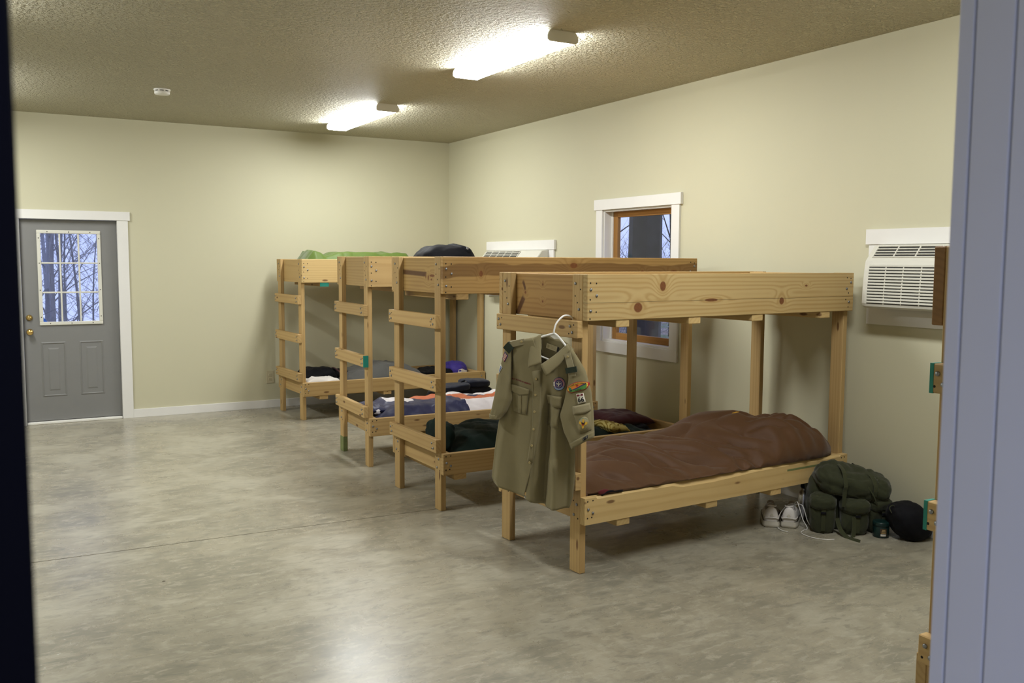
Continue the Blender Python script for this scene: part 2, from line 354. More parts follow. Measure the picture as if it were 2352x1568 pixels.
# ------------------------------------------------------------------ far door
dr = empty('door_1', ((DX0+DX1)/2, YB, 0)); S(dr, 'grey steel door with nine-pane glass upper half')
cx = (DX0+DX1)/2
gx0, gx1, gz0, gz1 = .383-cx, .966-cx, .997, 1.95   # glazing frame, outer
sx0, sx1 = DX0-cx+.003, DX1-cx-.003
V = []; Fc = []
def door_slab():
    # grid of the slab face with the glass opening, plus embossed lower panels
    o = holed_wall('slab', sx0, sx1, .03, DZ-.004, [(gx0+.02, gx1-.02, gz0+.02, gz1-.02)], .045, lambda a, d, z: (a, .035+d, z), M['door']); o.parent = dr
    return o
door_slab()
def panel(x0, x1, z0, z1):
    y = .035; V = []; Fc = []
    rings = [(0, 0), (.012, -.006), (.024, .004), (.05, .004), (.075, -.004)]
    for ins, dy in rings:
        V += [(x0+ins, y+dy-.0005, z0+ins), (x1-ins, y+dy-.0005, z0+ins), (x1-ins, y+dy-.0005, z1-ins), (x0+ins, y+dy-.0005, z1-ins)]
    for i in range(len(rings)-1):
        for k in range(4): Fc.append((i*4+k, i*4+(k+1)%4, i*4+4+(k+1)%4, i*4+4+k))
    n_ = (len(rings)-1)*4; Fc.append((n_, n_+1, n_+2, n_+3))
    return mk('raised_panel', V, Fc, M['door'], dr)
panel(.385-cx, .612-cx, .272, .828); panel(.735-cx, .962-cx, .272, .828)
lf = .034
for nm, a in (('glazing_frame', (gx0, gx1, gz1-lf, gz1)), ('glazing_frame', (gx0, gx1, gz0, gz0+lf)), ('glazing_frame', (gx0, gx0+lf, gz0+lf, gz1-lf)), ('glazing_frame', (gx1-lf, gx1, gz0+lf, gz1-lf))):
    box(nm, a[0], a[1], .02, .05, a[2], a[3], M['lite'], dr, .004)
iw = (gx1-gx0-2*lf); ih = (gz1-gz0-2*lf)
for k in (1, 2):
    box('muntin', gx0+lf+iw*k/3-.008, gx0+lf+iw*k/3+.008, .027, .046, gz0+lf, gz1-lf, M['lite'], dr, .003)
    box('muntin', gx0+lf, gx1-lf, .028, .045, gz0+lf+ih*k/3-.008, gz0+lf+ih*k/3+.008, M['lite'], dr, .003)
for i in range(3):
    for j in range(3):
        box('pane', gx0+lf+iw*i/3+.006, gx0+lf+iw*(i+1)/3-.006, .053, .057, gz0+lf+ih*j/3+.006, gz0+lf+ih*(j+1)/3-.006, M['glass'], dr, 0)
for x in (gx0+.017, gx1-.017):
    for z in (1.08, 1.35, 1.62, 1.87): lathe('screw_cap', [(.005,0),(.004,.002)], M['hole'], dr, 8, (x, .0197, z), (math.pi/2,0,0))
for x in (.48-cx, .674-cx, .87-cx):
    for z in (gz0+.017, gz1-.017): lathe('screw_cap', [(.005,0),(.004,.002)], M['hole'], dr, 8, (x, .0197, z), (math.pi/2,0,0))
kp = [(.032,0),(.032,.006),(.014,.010),(.012,.030),(.022,.036),(.029,.046),(.029,.056),(.022,.066),(.004,.069)]
k1 = lathe('knob', kp, M['brass'], dr, 20, (.292-cx, .035, .934), (math.pi/2,0,0)); tag(k1, 'round brass door knob')
k2 = lathe('deadbolt', [(.03,0),(.03,.012),(.018,.016),(.017,.024),(.004,.026)], M['brass'], dr, 20, (.292-cx, .035, 1.077), (math.pi/2,0,0)); tag(k2, 'brass deadbolt above the knob')
box('thumb_turn', -.004, .004, -.03, -.02, -.016, .016, M['brass'], k2, .001).matrix_basis = k2.matrix_basis.inverted() @ Matrix.Translation((.292-cx, .005, 1.077))
box('threshold', sx0, sx1, -.01, .10, 0, .024, M['white_metal'], dr, .004)
box('brush_sweep', sx0, sx1, .037, .07, .024, .032, M['hole'], dr, 0)
t1 = empty('trim_1', (cx, YB, 0)); S(t1, 'white painted casing around the grey door')
box('side_casing', DX1-cx, DX1-cx+.105, -.02, 0, 0, DZ, M['trim'], t1); box('side_casing', DX0-cx-.105, DX0-cx, -.02, 0, 0, DZ, M['trim'], t1)
box('head_casing', DX0-cx-.125, DX1-cx+.125, -.026, 0, DZ, DZ+.09, M['trim'], t1)
box('jamb', DX1-cx, DX1-cx+.03, 0, .15, 0, DZ, M['trim'], t1); box('jamb', DX0-cx-.03, DX0-cx, 0, .15, 0, DZ, M['trim'], t1); box('head_jamb', DX0-cx-.03, DX1-cx+.03, 0, .15, DZ, DZ+.03, M['trim'], t1)

# ------------------------------------------------------------------ side window
wm = (WY0+WY1)/2; wn = empty('window_1', (XR, wm, 0)); S(wn, 'tall window with white casing and varnished wooden sash')
a0, a1 = WY0-wm, WY1-wm
box('side_casing', -.02, 0, a1, a1+.095, WZ0, WZ1, M['trim'], wn); box('side_casing', -.02, 0, a0-.1, a0, WZ0, WZ1, M['trim'], wn)
box('head_casing', -.028, 0, a0-.125, a1+.12, WZ1, WZ1+.095, M['trim'], wn); box('bottom_casing', -.0205, 0, a0-.1, a1+.095, WZ0-.1, WZ0, M['trim'], wn)
for nm, a in (('jamb_liner', (a0, a0+.018, WZ0, WZ1)), ('jamb_liner', (a1-.018, a1, WZ0, WZ1)), ('jamb_liner', (a0+.018, a1-.018, WZ0, WZ0+.018)), ('jamb_liner', (a0+.018, a1-.018, WZ1-.018, WZ1))):
    box(nm, 0, .15, a[0], a[1], a[2], a[3], M['trim'], wn, .001)
b0, b1, c0, c1 = a0+.018, a1-.018, WZ0+.018, WZ1-.018
for a in ((b0, b0+.02, c0, c1), (b1-.02, b1, c0, c1)): box('vinyl_track', .075, .11, a[0], a[1], a[2], a[3], M['white_metal'], wn, .001)
s0, s1 = b0+.02, b1-.02
for a in ((s0, s0+.06, c0, c1), (s1-.06, s1, c0, c1)): board('sash_stile', .085, .125, a[0], a[1], a[2], a[3], M['frame_wood'], wn)
board('sash_rail', .085, .125, s0+.06, s1-.06, c0, c0+.06, M['frame_wood'], wn); board('sash_rail', .085, .125, s0+.06, s1-.06, c1-.05, c1, M['frame_wood'], wn)
box('pane', .103, .108, s0+.06, s1-.06, c0+.06, c1-.05, M['glass'], wn, 0)

# ------------------------------------------------------------------ near doorway
t2 = empty('trim_2', (JX1, YF1, 0)); S(t2, 'white door frame of the open doorway close on the right')
rx = .950-JX1
box('casing', rx, rx+.11, .0, .018, 0, 2.2, M['jamb'], t2, .001)
box('jamb', rx, rx+.05, -.047, -.0025, 0, JZ, M['jamb'], t2, .0012)
box('stop', rx, rx+.05, -.25, -.0495, 0, JZ, M['jamb'], t2, .0012)
box('backing', rx+.034, rx+.056, -.24, .0, 0, JZ, M['jamb'], t2, 0)
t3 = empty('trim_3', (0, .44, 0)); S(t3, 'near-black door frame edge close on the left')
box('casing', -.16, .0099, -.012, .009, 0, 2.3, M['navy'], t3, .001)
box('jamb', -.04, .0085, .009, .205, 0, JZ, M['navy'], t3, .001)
t4 = empty('trim_4', (.46, .55, 0)); S(t4, 'head of the near doorway above the view')
box('head_jamb', -.47, .52, -.1, .095, JZ, JZ+.03, M['jamb'], t4)

S(box('sky_blocker', .15, 3.0, -3.0, YF0, 2.35, 2.5, M['jamb'], bev=0), 'unseen slab added behind the camera to block sky light')  # unseen slab added to keep sky light off the near door frame
# ------------------------------------------------------------------ ceiling fixtures
def fixture(x, y0, y1, label):
    L = y1-y0; t = empty('fluorescent_fixture', (x, (y0+y1)/2, H)); tag(t, label, 'ceiling light', 'wraparound fluorescent fixtures')
    box('housing', -.095, .095, -L/2+.012, L/2-.012, -.0175, 0, M['white_metal'], t, .002)
    prof = [(-.088,-.018),(-.104,-.019),(-.109,-.036),(-.107,-.056),(-.09,-.066),(.09,-.066),(.107,-.056),(.109,-.036),(.104,-.019),(.088,-.018)]
    V = []; Fc = []
    for yy in (-L/2+.012, L/2-.012): V += [(a, yy, b) for a, b in prof]
    n_ = len(prof)
    for k in range(n_-1): Fc.append((k, k+1, n_+k+1, n_+k))
    mk('lens', V, Fc, M['lens'], t, False)
    pr2 = [(-.092,0)]+[(a*1.03, b*1.05) for a, b in prof[1:-1]]+[(.092,0)]
    for yy, dy in ((-L/2, .012), (L/2, -.012)):
        V = [(a, yy, b) for a, b in pr2]+[(a, yy+dy, b) for a, b in pr2]; m_ = len(pr2)
        Fc = [tuple(range(m_)), tuple(range(2*m_-1, m_-1, -1))]+[(k, (k+1)%m_, m_+(k+1)%m_, m_+k) for k in range(m_)]
        mk('end_cap', V, Fc, M['white_metal'], t)
    return t
fixture(3.145, 4.905, 6.255, 'long lit ceiling fixture nearer the camera, the larger of the two in view')
fixture(3.205, 7.965, 9.395, 'lit ceiling fixture near the back corner, the smaller of the two in view')
fixture(3.12, 1.80, 3.15, 'lit ceiling fixture over the nearest bunk, above the view')
fixture(-.32, 4.905, 6.255, 'lit ceiling fixture of the left row, out of view, nearer the camera')
fixture(-.32, 7.965, 9.315, 'lit ceiling fixture of the left row, out of view, near the grey door')
sd = empty('smoke_detector', (1.297, 8.28, H)); tag(sd, 'small round white smoke detector on the ceiling', 'smoke detector')
lathe('base', [(.066,0),(.068,-.004),(.066,-.012),(.058,-.013)], M['white_plastic'], sd, 28)
lathe('vent_ring', [(.056,-.012),(.056,-.020)], M['ac_dark'], sd, 28)
lathe('cover', [(.058,-.019),(.062,-.021),(.062,-.036),(.058,-.043),(.03,-.047),(.003,-.047)], M['white_plastic'], sd, 28)
for k in range(8): box('vent_rib', -.006, .006, -.0605, -.054, -.021, -.011, M['white_plastic'], sd, 0).matrix_basis = Matrix.Rotation(k*math.pi/4+.2, 4, 'Z') @ Matrix.Translation((0, -.057, -.016))
ol = empty('outlet', (2.671, YB, .347)); tag(ol, 'ivory wall outlet low on the back wall beside the far bunk', 'outlet')
box('plate', -.043, .043, -.006, 0, -.07, .07, M['ivory'], ol, .003)
for z in (-.024, .024):
    r_ = box('receptacle', -.018, .018, -.009, -.005, z-.016, z+.016, M['ivory'], ol, .003)
    for x in (-.007, .007): box('slot', x-.0015, x+.0015, -.0006, .0014, -.004, .006, M['hole'], r_, 0).location = (x, -.0016, .001)

# ------------------------------------------------------------------ air conditioners
def aircon(y0, y1, label, tlabel, tn):
    z0, z1 = 1.385, 1.778; mid = (y0+y1)/2
    tr_ = empty(tn, (XR, mid, 0)); S(tr_, tlabel); w = (y1-y0)/2
    box('head_casing', -.028, 0, -w-.12, w+.12, z1+.003, z1+.1, M['trim'], tr_)
    box('bottom_casing', -.02, 0, -w-.1, w+.1, z0-.112, z0-.008, M['trim'], tr_)
    for s in (-1, 1): box('side_casing', -.02, 0, min(s*(w+.008), s*(w+.1)), max(s*(w+.008), s*(w+.1)), z0-.008, z1+.003, M['trim'], tr_)
    t = empty('air_conditioner', (XR, mid, z0)); tag(t, label, 'air conditioner', 'wall air conditioners')
    hh = z1-z0
    prof = [(0,hh),(-.075,hh),(-.10,hh-.006),(-.165,hh-.085),(-.178,hh-.10),(-.188,hh-.16),(-.198,.11),(-.20,.03),(-.193,.012),(-.175,0),(0,0)]   # (x, z) of the shell
    ys = [(-w,.93,.0),(-w+.006,.975,.0),(-w+.03,1,0),(w-.03,1,0),(w-.006,.975,0),(w,.93,0)]
    V = []; Fc = []; m_ = len(prof)
    for yy, sc, _ in ys: V += [(a*sc, yy, hh/2+(b-hh/2)*(1-(1-sc)*.6)) for a, b in prof]
    for i in range(len(ys)-1):
        for k in range(m_): Fc.append((i*m_+k, i*m_+(k+1)%m_, (i+1)*m_+(k+1)%m_, (i+1)*m_+k))
    Fc.append(tuple(range(m_))); Fc.append(tuple((len(ys)-1)*m_+k for k in range(m_)))
    mk('shell', V, Fc, M['ac'], t)
    # top discharge vent on the slanted face, towards the end away from the controls
    pa, pb = Vector((-.104, 0, hh-.010)), Vector((-.163, 0, hh-.083)); dn = (pb-pa); nn = Vector((dn.z, 0, -dn.x)).normalized()
    if nn.x > 0: nn = -nn
    va, vb = -w+.40, w-.05
    def on_slope(f0, f1, ya, yb, lift, th, name, mat, par):
        p0, p1 = pa+dn*f0, pa+dn*f1
        V = [p0+nn*lift+Vector((0,ya,0)), p0+nn*lift+Vector((0,yb,0)), p1+nn*lift+Vector((0,yb,0)), p1+nn*lift+Vector((0,ya,0))]; V += [v_+nn*th for v_ in V]
        return mk(name, V, [(0,1,2,3),(4,7,6,5),(0,4,5,1),(1,5,6,2),(2,6,7,3),(3,7,4,0)], mat, par)
    rc = on_slope(.06, .97, va, vb, .0005, .0008, 'vent', M['ac_dark'], t)  # flat dark sheet on the shell, painting the shade inside the vent
    for k in range(5): on_slope(.06+.225*k-.035, .06+.225*k+.035, va, vb, .0013, .006, 'vane', M['ac'], rc)
    for k in range(6): on_slope(.05, .98, va+(vb-va)*k/5-.004, va+(vb-va)*k/5+.004, .0013, .007, 'vane_post', M['ac'], rc)
    # front grille: a flat dark sheet paints the shade between proud slats
    gz0_, gz1_ = .028, hh-.125; n_s = 13; pitch = (gz1_-gz0_)/n_s
    shx = lambda z: lerp_tab([(.0,-.198),(.03,-.20),(.11,-.198),(hh-.16,-.188),(hh-.10,-.178)], z)
    zz_ = (gz0_, .11, hh-.16, gz1_); bk = mk('grille_shade', [(shx(z)-.0008, y, z) for z in zz_ for y in (-w+.045, w-.045)], [(0,1,3,2),(2,3,5,4),(4,5,7,6)], M['ac_dark'], t)
    for k in range(n_s):
        z = gz0_+pitch*k; x = shx(z+pitch*.6)-.0012
        V = [(x+.0005, y, z+pitch*.30) for y in (-w+.045, w-.045)]+[(x-.006, y, z+pitch*.42) for y in (-w+.05, w-.05)]+[(x-.006, y, z+pitch*.90) for y in (-w+.05, w-.05)]+[(x+.0005, y, z+pitch*.98) for y in (-w+.045, w-.045)]
        mk('slat', V, [(0,1,3,2),(2,3,5,4),(4,5,7,6)], M['ac'], t)
    for k in range(1, 9):
        y = -w+.045+(2*w-.09)*k/9; mk('grille_rib', [(shx(z)-.0022, y+d_, z) for z in zz_ for d_ in (-.004, .004)], [(0,1,3,2),(2,3,5,4),(4,5,7,6)], M['ac'], t)
    return t
aircon(*AC1, 'ivory wall air conditioner beside the near bunk, fully showing its louvred front', 'white casing around the nearer air conditioner', 'trim_5')
aircon(*AC2, 'ivory wall air conditioner near the back corner, mostly hidden behind bunk rails', 'white casing around the farther air conditioner', 'trim_6')

# ------------------------------------------------------------------ bunk beds
T, W4, W6, W10 = .039, .091, .144, .2433
BW, BL = .6884, 2.16
_b = [(.0082,0),(.0082,.0022),(.007,.0046),(.0035,.006),(.0004,.0064)]
def small_lathe(name, prof, n, mat):
    V = []; Fc = []
    for r_, z_ in prof:
        for k in range(n): V.append((r_*math.cos(2*math.pi*k/n), r_*math.sin(2*math.pi*k/n), z_))
    for i in range(len(prof)-1):
        for k in range(n): Fc.append((i*n+k, i*n+(k+1)%n, (i+1)*n+(k+1)%n, (i+1)*n+k))
    Fc.append(tuple((len(prof)-1)*n+k for k in range(n)))
    me = bpy.data.meshes.new(name); me.from_pydata(V, [], Fc); me.materials.append(mat)
    for p_ in me.polygons: p_.use_smooth = True
    return me
BOLT = small_lathe('bolt', _b, 8, M['steel']); NAIL = small_lathe('nail_hole', [(.0048,0),(.0042,.0007)], 7, M['hole'])
def fast(kind, part, p_, face):
    """bolt or nail hole on a part; p_ in bed space, face '-x' or '-y'"""
    me = BOLT if kind == 'bolt' else NAIL; o = bpy.data.objects.new(kind, me)
    R_ = Matrix.Rotation(math.pi/2, 4, 'X') if face == '-y' else Matrix.Rotation(-math.pi/2, 4, 'Y')
    link(o, part); o.matrix_basis = part.matrix_basis.inverted() @ Matrix.Translation(p_) @ R_
def chamfer_rail(name, L, parent, mat, y0, y1, z0, z1):
    """2x6 with a waney top edge between its square ends"""
    xs = [0, .075, .085, .3, .62, .70, .95, 1.3, 1.7, 1.97, 2.085, 2.095, L]; ch = [0, 0, .012, .010, .012, .028, .030, .014, .012, .014, .012, 0, 0]
    V = []; Fc = []; h_ = z1-z0; w_ = y1-y0
    for x, c_ in zip(xs, ch):
        V += [(x-L/2, -h_/2, w_/2), (x-L/2, h_/2-max(c_,.002)*1.0, w_/2), (x-L/2, h_/2, w_/2-max(c_,.002)*.9), (x-L/2, h_/2, -w_/2), (x-L/2, -h_/2, -w_/2)]
    for i in range(len(xs)-1):
        for k in range(5): Fc.append((i*5+k, i*5+(k+1)%5, i*5+5+(k+1)%5, i*5+5+k))
    Fc.append((0,1,2,3,4)); e = (len(xs)-1)*5; Fc.append((e,e+1,e+2,e+3,e+4))
    o = mk(name, V, Fc, mat, parent)
    o.matrix_basis = Matrix.Translation((L/2, (y0+y1)/2, (z0+z1)/2)) @ Matrix(((1,0,0),(0,0,-1),(0,1,0))).to_4x4()
    return o
def bunk(bx, by, rot, zt, zl, rungs, label, mats=None, wane=False, slats_u=(.245,.77,1.28,1.895), slats_l=(.27,.94,1.49,1.98)):
    mats = mats or {}; t = empty('bunk_bed', (bx, by, 0), rot); tag(t, label, 'bunk bed', 'bunk beds along the wall')
    g = lambda k: mats.get(k, M['wood'])
    D = BW+W4                                     # outer face of the rear post
    for l0 in (0, BL-T):
        for w0 in (0, BW):
            ps = board('post', l0, l0+T, w0, w0+W4, 0, zt, g('post'), t)
            if l0 == 0:
                for dz in (.05, .185): fast('bolt', ps, (0, w0+(.062 if dz < .1 else .03), zt-dz), '-x')
                for dw, dz in ((.02,.08),(.065,.115),(.045,.15)): fast('nail_hole', ps, (0, w0+dw, zt-dz), '-x')
                for dz in (.045, .105): fast('bolt', ps, (0, w0+(.03 if dz < .1 else .055), zl-dz), '-x')
                for dw, dz in ((.06,.03),(.02,.12)): fast('nail_hole', ps, (0, w0+dw, zl-dz), '-x')
    for s, y0, y1 in ((-1, -T, 0), (1, D, D+T)):
        r = board('upper_side_rail', 0, BL, y0, y1, zt-W10, zt, g('rail' if s < 0 else 'rail_rear'), t)
        if s < 0:
            for l, dz in ((.023,.08),(.062,.112),(.023,.191),(BL-.03,.06),(BL-.07,.10),(BL-.045,.185)): fast('bolt', r, (l, y0, zt-dz), '-y')
            for l, dz in ((.021,.046),(.06,.048),(.02,.132),(.06,.197),(.02,.232),(BL-.066,.03),(BL-.03,.035),(BL-.05,.128),(BL-.075,.17),(BL-.05,.218)): fast('nail_hole', r, (l, y0, zt-dz), '-y')
        if wane and s < 0: r = chamfer_rail('lower_side_rail', BL, t, g('low_rail'), y0, y1, zl-W6, zl)
        else: r = board('lower_side_rail', 0, BL, y0, y1, zl-W6, zl, g('low_rail'), t)
        if s < 0:
            for l, dz in ((.024,.061),(.055,.083),(BL-.05,.05),(BL-.03,.085)): fast('bolt', r, (l, y0, zl-dz), '-y')
            for l, dz in ((.02,.018),(.055,.016),(.02,.108),(.048,.106),(BL-.06,.02),(BL-.03,.018)): fast('nail_hole', r, (l, y0, zl-dz), '-y')
    board('upper_end_board', T, 2*T, .002, D-.002, zt-W10, zt-.004, g('end'), t); board('upper_end_board', BL-2*T, BL-T, .002, D-.002, zt-W10, zt-.004, g('wood'), t)
    board('lower_end_board', T, 2*T, .002, D-.002, zl-W6, zl-.006, g('wood'), t); board('lower_end_board', BL-2*T, BL-T, .002, D-.002, zl-W6, zl-.004, g('wood'), t)
    for i, zr in enumerate(rungs):
        r = board('rung', -T, 0, -.008, D+.006, zr-W4, zr, g('rung'), t)
        for w in (.035, D-.04):
            fast('bolt', r, (-T, w+.02, zr-.03), '-x'); fast('bolt', r, (-T, w, zr-.062), '-x')
            fast('nail_hole', r, (-T, w-.012, zr-.022), '-x'); fast('nail_hole', r, (-T, w+.03, zr-.07), '-x')
    for l in slats_u: board('slat', l-W4/2, l+W4/2, -.034, D+.03, zt-W10-T, zt-W10, g('slat'), t)
    for l in slats_l: board('slat', l-W4/2, l+W4/2, -.034, D+.03, zl-W6-T, zl-W6, g('slat'), t)
    board('plywood_deck', 2*T+.002, BL-2*T-.002, .002, D-.002, zt-W10, zt-W10+.012, g('wood'), t); board('plywood_deck', 2*T+.002, BL-2*T-.002, .002, D-.002, zl-W6, zl-W6+.012, g('wood'), t)
    return t
BEDS = [(2.6602,3.9392,.0574,1.5997,.4185), (2.5319,5.4046,.0102,1.6919,.393), (2.5749,6.8587,-.0379,1.6966,.40), (2.7406,9.2196,.0293,1.6737,.395), (2.535,.999,0.,1.718,.42)]
B0 = bunk(*BEDS[0], (1.357,.999,.55), 'pale pine bunk bed nearest the open floor, khaki shirt hung on its ladder', dict(rail=M['wood_rail_near'], end=M['wood_end_near'], low_rail=M['wood_pale'], slat=M['wood_pale']), wane=True)
B1 = bunk(*BEDS[1], (1.312,.895,.487), 'pine bunk bed with dark heartwood band on its top rail, second in the row', dict(rail=M['wood_rail_second'], end=M['wood_end_second']), slats_u=(.145,.77,1.28,1.895), slats_l=(.13,.8,1.4,1.98))
B2 = bunk(*BEDS[2], (1.312,.905,.495), 'pine bunk bed with the teal-tipped ladder rung, third in the row', None, slats_l=(.45,.94,1.49,1.98))
B3 = bunk(*BEDS[3], (1.30,.90,.495), 'pine bunk bed by the back wall, green bag on top, fourth in the row', dict(rail=M['wood_pale']), slats_u=(.24,.75,1.28,1.895), slats_l=(.22,.94,1.49,1.98))
B4 = bunk(*BEDS[4], (1.36,.93,.50), 'bunk bed mostly hidden behind the white door frame on the right', dict(rail_rear=M['wood_dark']))
def paint(bed, i_child, x0, x1, y0, y1, z0, z1, mat, name='paint_mark'):
    part = [c_ for c_ in bed.children if c_.name.split('.')[0] == i_child[0]][i_child[1]]
    o = box(name, x0, x1, y0, y1, z0, z1, mat, part, 0); o.matrix_basis = part.matrix_basis.inverted() @ Matrix.Translation(((x0+x1)/2, (y0+y1)/2, (z0+z1)/2))
D_ = BW+W4
paint(B2, ('rung',1), -T-.001, .001, -.010, .004, .905-W4-.001, .906, M['teal'])
paint(B2, ('post',1), -.001, T*.9, BW-.0005, BW+W4+.001, 0.001, .13, M['green_smear'])
paint(B2, ('slat',4), .45-W4/2-.001, .45+W4/2+.001, -.036, -.028, .40-W6-T-.001, .40-W6-.0005, M['teal'])
paint(B3, ('slat',0), .24-W4/2-.001, .24+W4/2+.001, -.036, -.028, 1.6737-W10-T-.001, 1.6737-W10-.0005, M['teal'])
for k, zr in ((0,1.36),(1,.93)): paint(B4, ('rung',k), -T-.001, .001, D_-.006, D_+.007, zr-W4-.001, zr+.001, M['teal'])
paint(B0, ('lower_side_rail',0), 1.58, 1.98, -T-.0008, -T+.001, .372, .384, M['green_smear'], 'marker_smear')

# ------------------------------------------------------------------ things on and under the bunks
M['brown'] = fabric('brown_nylon_shell', (.084,.036,.0115), .6, .08, .1)
M['green_dark'] = fabric('dark_green_fleece', (.005,.015,.011), .95, .2, sheen=.05)
M['lime'] = fabric('lime_green_nylon', (.075,.118,.017), .55, .12, .1)
M['black'] = fabric('black_nylon', (.006,.006,.008), .7, .2, sheen=.03)
for _n in M['black'].node_tree.nodes:
    if _n.type == 'BSDF_PRINCIPLED': _n.inputs['Specular IOR Level'].default_value = .1
M['navy_f'] = fabric('navy_fabric', (.006,.009,.024), .7, .2)
M['navy_shiny'] = fabric('navy_satin', (.013,.015,.055), .45, .25, .15)
M['white_f'] = fabric('white_satin', (.72,.68,.68), .45, .06, .15)
M['white_cotton'] = fabric('white_cotton', (.80,.76,.72), .85, .04)
M['orange'] = fabric('burnt_orange_satin', (.48,.115,.035), .5, .12, .15)
M['grey_f'] = fabric('grey_fleece', (.11,.11,.105), .95, .12)
M['maroon'] = fabric('maroon_cotton', (.060,.010,.016), .85, .15)
M['purple'] = fabric('purple_nylon', (.045,.028,.25), .6, .1)
M['olive'] = fabric('olive_drab_nylon', (.028,.032,.013), .8, .2)
M['olive_dark'] = fabric('olive_webbing', (.034,.038,.015), .85, .15)
q = NT('yellow_patterned_cotton'); o_ = q.obj()
wv = q.n('ShaderNodeTexWave', wave_type='RINGS', ins={'Vector': o_, 'Scale': 14., 'Distortion': 6., 'Detail': 2.}).outputs[1]
M['yellow_pat'] = q.fin(q.mix(q.ramp(wv, .55, .75), (.52,.44,.16), (.24,.17,.03)), .85, 0., .2)
def bedtop(b, up=False): return BEDS[b][3]-W10+.012 if up else BEDS[b][4]-W6+.012
def bedpt(b, l, w, z=0.):
    x, y, a = BEDS[b][:3]; return (x+l*math.cos(a)-w*math.sin(a), y+l*math.sin(a)+w*math.cos(a), z)
def sm(x): x = max(0, min(1, x)); return x*x*(3-2*x)

# brown sleeping bag on the near lower bunk
zd = bedtop(0); bag = empty('sleeping_bag', bedpt(0, 0, 0, zd), BEDS[0][2]); tag(bag, 'brown mummy sleeping bag spread over the near lower bunk', 'sleeping bag')
hump = [(.04,.21),(.12,.27),(.3,.30),(.56,.325),(.9,.34),(1.13,.37),(1.32,.40),(1.52,.425),(1.66,.405),(1.76,.375),(1.86,.383),(1.95,.357),(2.03,.29),(2.09,.20)]
def bag_pt(u, v):
    l = .05+2.03*u
    wn_, wf = -.030, .735
    hd = sm((l-1.25)/.5); wn_ -= .014*hd
    if l > 1.82:                                   # rounded head end
        k = min(1, (l-1.82)/.262); r_ = math.sqrt(max(0, 1-k*k)); wn_ += (1-r_)*.11; wf = .735-(1-r_)*.5
    if l < .2: wn_ += (.2-l)*.35
    w = wn_+(wf-wn_)*v
    return l, w
def bag_top(u, v):
    l, w = bag_pt(u, v)
    ridge_h = lerp_tab(hump, l)
    prof = sm(v/.62)**.55 if v < .62 else 1-.45*sm((v-.62)/.38)
    hd = sm((l-1.25)/.5); ph = math.sqrt(max(0, 1-(1-v/.30)**2)) if v < .30 else 1-.55*sm((v-.40)/.60)
    prof = prof*(1-hd)+ph*hd
    near = .150 if v < .5 else .10
    z = near+(ridge_h-near)*prof
    z *= 1 if v > .02 else 1
    # long creases running down towards the front edge
    ac, al = .62*l+.78*w, .78*l-.62*w
    mk1 = sm(noise.noise((l*1.7+4, w*2.2, 8.))*2.2+.35)
    rg = lambda x, y, z, k: max(0, 1-abs(noise.noise((x, y, z)))*k)**1.5
    cr = rg(al*1.3+2, ac*6.+.3*math.sin(al*5), .3, 3.2)*.030*mk1+rg(al*2.0+9, ac*11, 4., 3.)*.018*sm(noise.noise((l*2.6, w*3, 2.))*2.5+.4)+rg(al*3.+5, ac*5-al*2, 9., 3.5)*.010
    edge = min(1, v*6)*min(1, (1-v)*7)*min(1, u*14)*min(1, (1-u)*14)
    z += (fbm(l*2.2, w*2.6, 1.5, 2)*.030-cr*1.6)*max(.25, edge)
    pk = max(0, 1-v/.20)                           # gathered hem along the front edge
    z += pk*(.010*math.sin(l*46+3*noise.noise((l*4, 0, 0)))*(.4+sm((l-.8)/.5))+.012*noise.noise((l*7, 2, 0)))
    dw = -.010*pk*(1+noise.noise((l*9, 5, 1)))
    if v < .12: z = max(z, .142+.02*v)
    return (l, w+dw, max(z, .02))
def bag_bot(u, v):
    l, w = bag_pt(u, v); w2 = .05+(.70-.05)*v if .08 < u < .93 else w+.0
    z = .136 if w < .02 else .004
    return (l, w if w < .02 else max(w, .012), z)
slab('shell', 300, 130, bag_top, bag_bot, M['brown'], bag)
tube('zipper_cord', [(.12,-.03,.135),(.16,-.036,.150),(.2,-.036,.148),(.26,-.034,.142)], .006, M['black'], bag, 6, 4)
softbox('red_lining', .035, .012, .014, fabric('red_lining_cloth', (.10,.008,.012)), bag, 2.5, .003, 30, 3., 6, (.135,-.027,.137))
lb_ = box('label_tag', -.022, .022, -.012, .012, -.0015, .0015, plain('yellow_woven_label', (.62,.33,.03), .7), bag, 0); lp_ = bag_top((1.50-.05)/2.03, (.33+.03)/.765); lb_.location = (lp_[0], lp_[1], lp_[2]+.003); lb_.rotation_euler = (-.1, -.12, .1)

# dark green bag, maroon pillow, yellow pillow on the second lower bunk
def blanket(name, b, l0, l1, w0, w1, h, mat, label, cat, seed, up=False, wr=.02, parts=True, fmat=None, mats=None, tab=None):
    zb = bedtop(b, up); t = empty(name, bedpt(b, 0, 0, zb), BEDS[b][2]); tag(t, label, cat)
    def top(u, v):
        l = l0+(l1-l0)*u; w = w0+(w1-w0)*v
        l += .02*noise.noise((v*4+seed, u*2, 1)); w += .012*noise.noise((u*6+seed, v*3, 7))
        e = (min(1, u*9)*min(1, (1-u)*9))**.5*(min(1, v*5)*min(1, (1-v)*5))**.5
        hh = lerp_tab(tab, l) if tab else h
        return (l, w, .012+e*(hh+fbm(l*4+seed, w*4, seed)*wr*1.4-ridge(l*7+seed, w*7+l*2, seed)*wr*.8))
    def bot(u, v): p_ = top(u, v); return (p_[0], p_[1], .001)
    slab('cover', 90, 40, top, bot, mat, t, mats=mats, fmat=fmat); return t
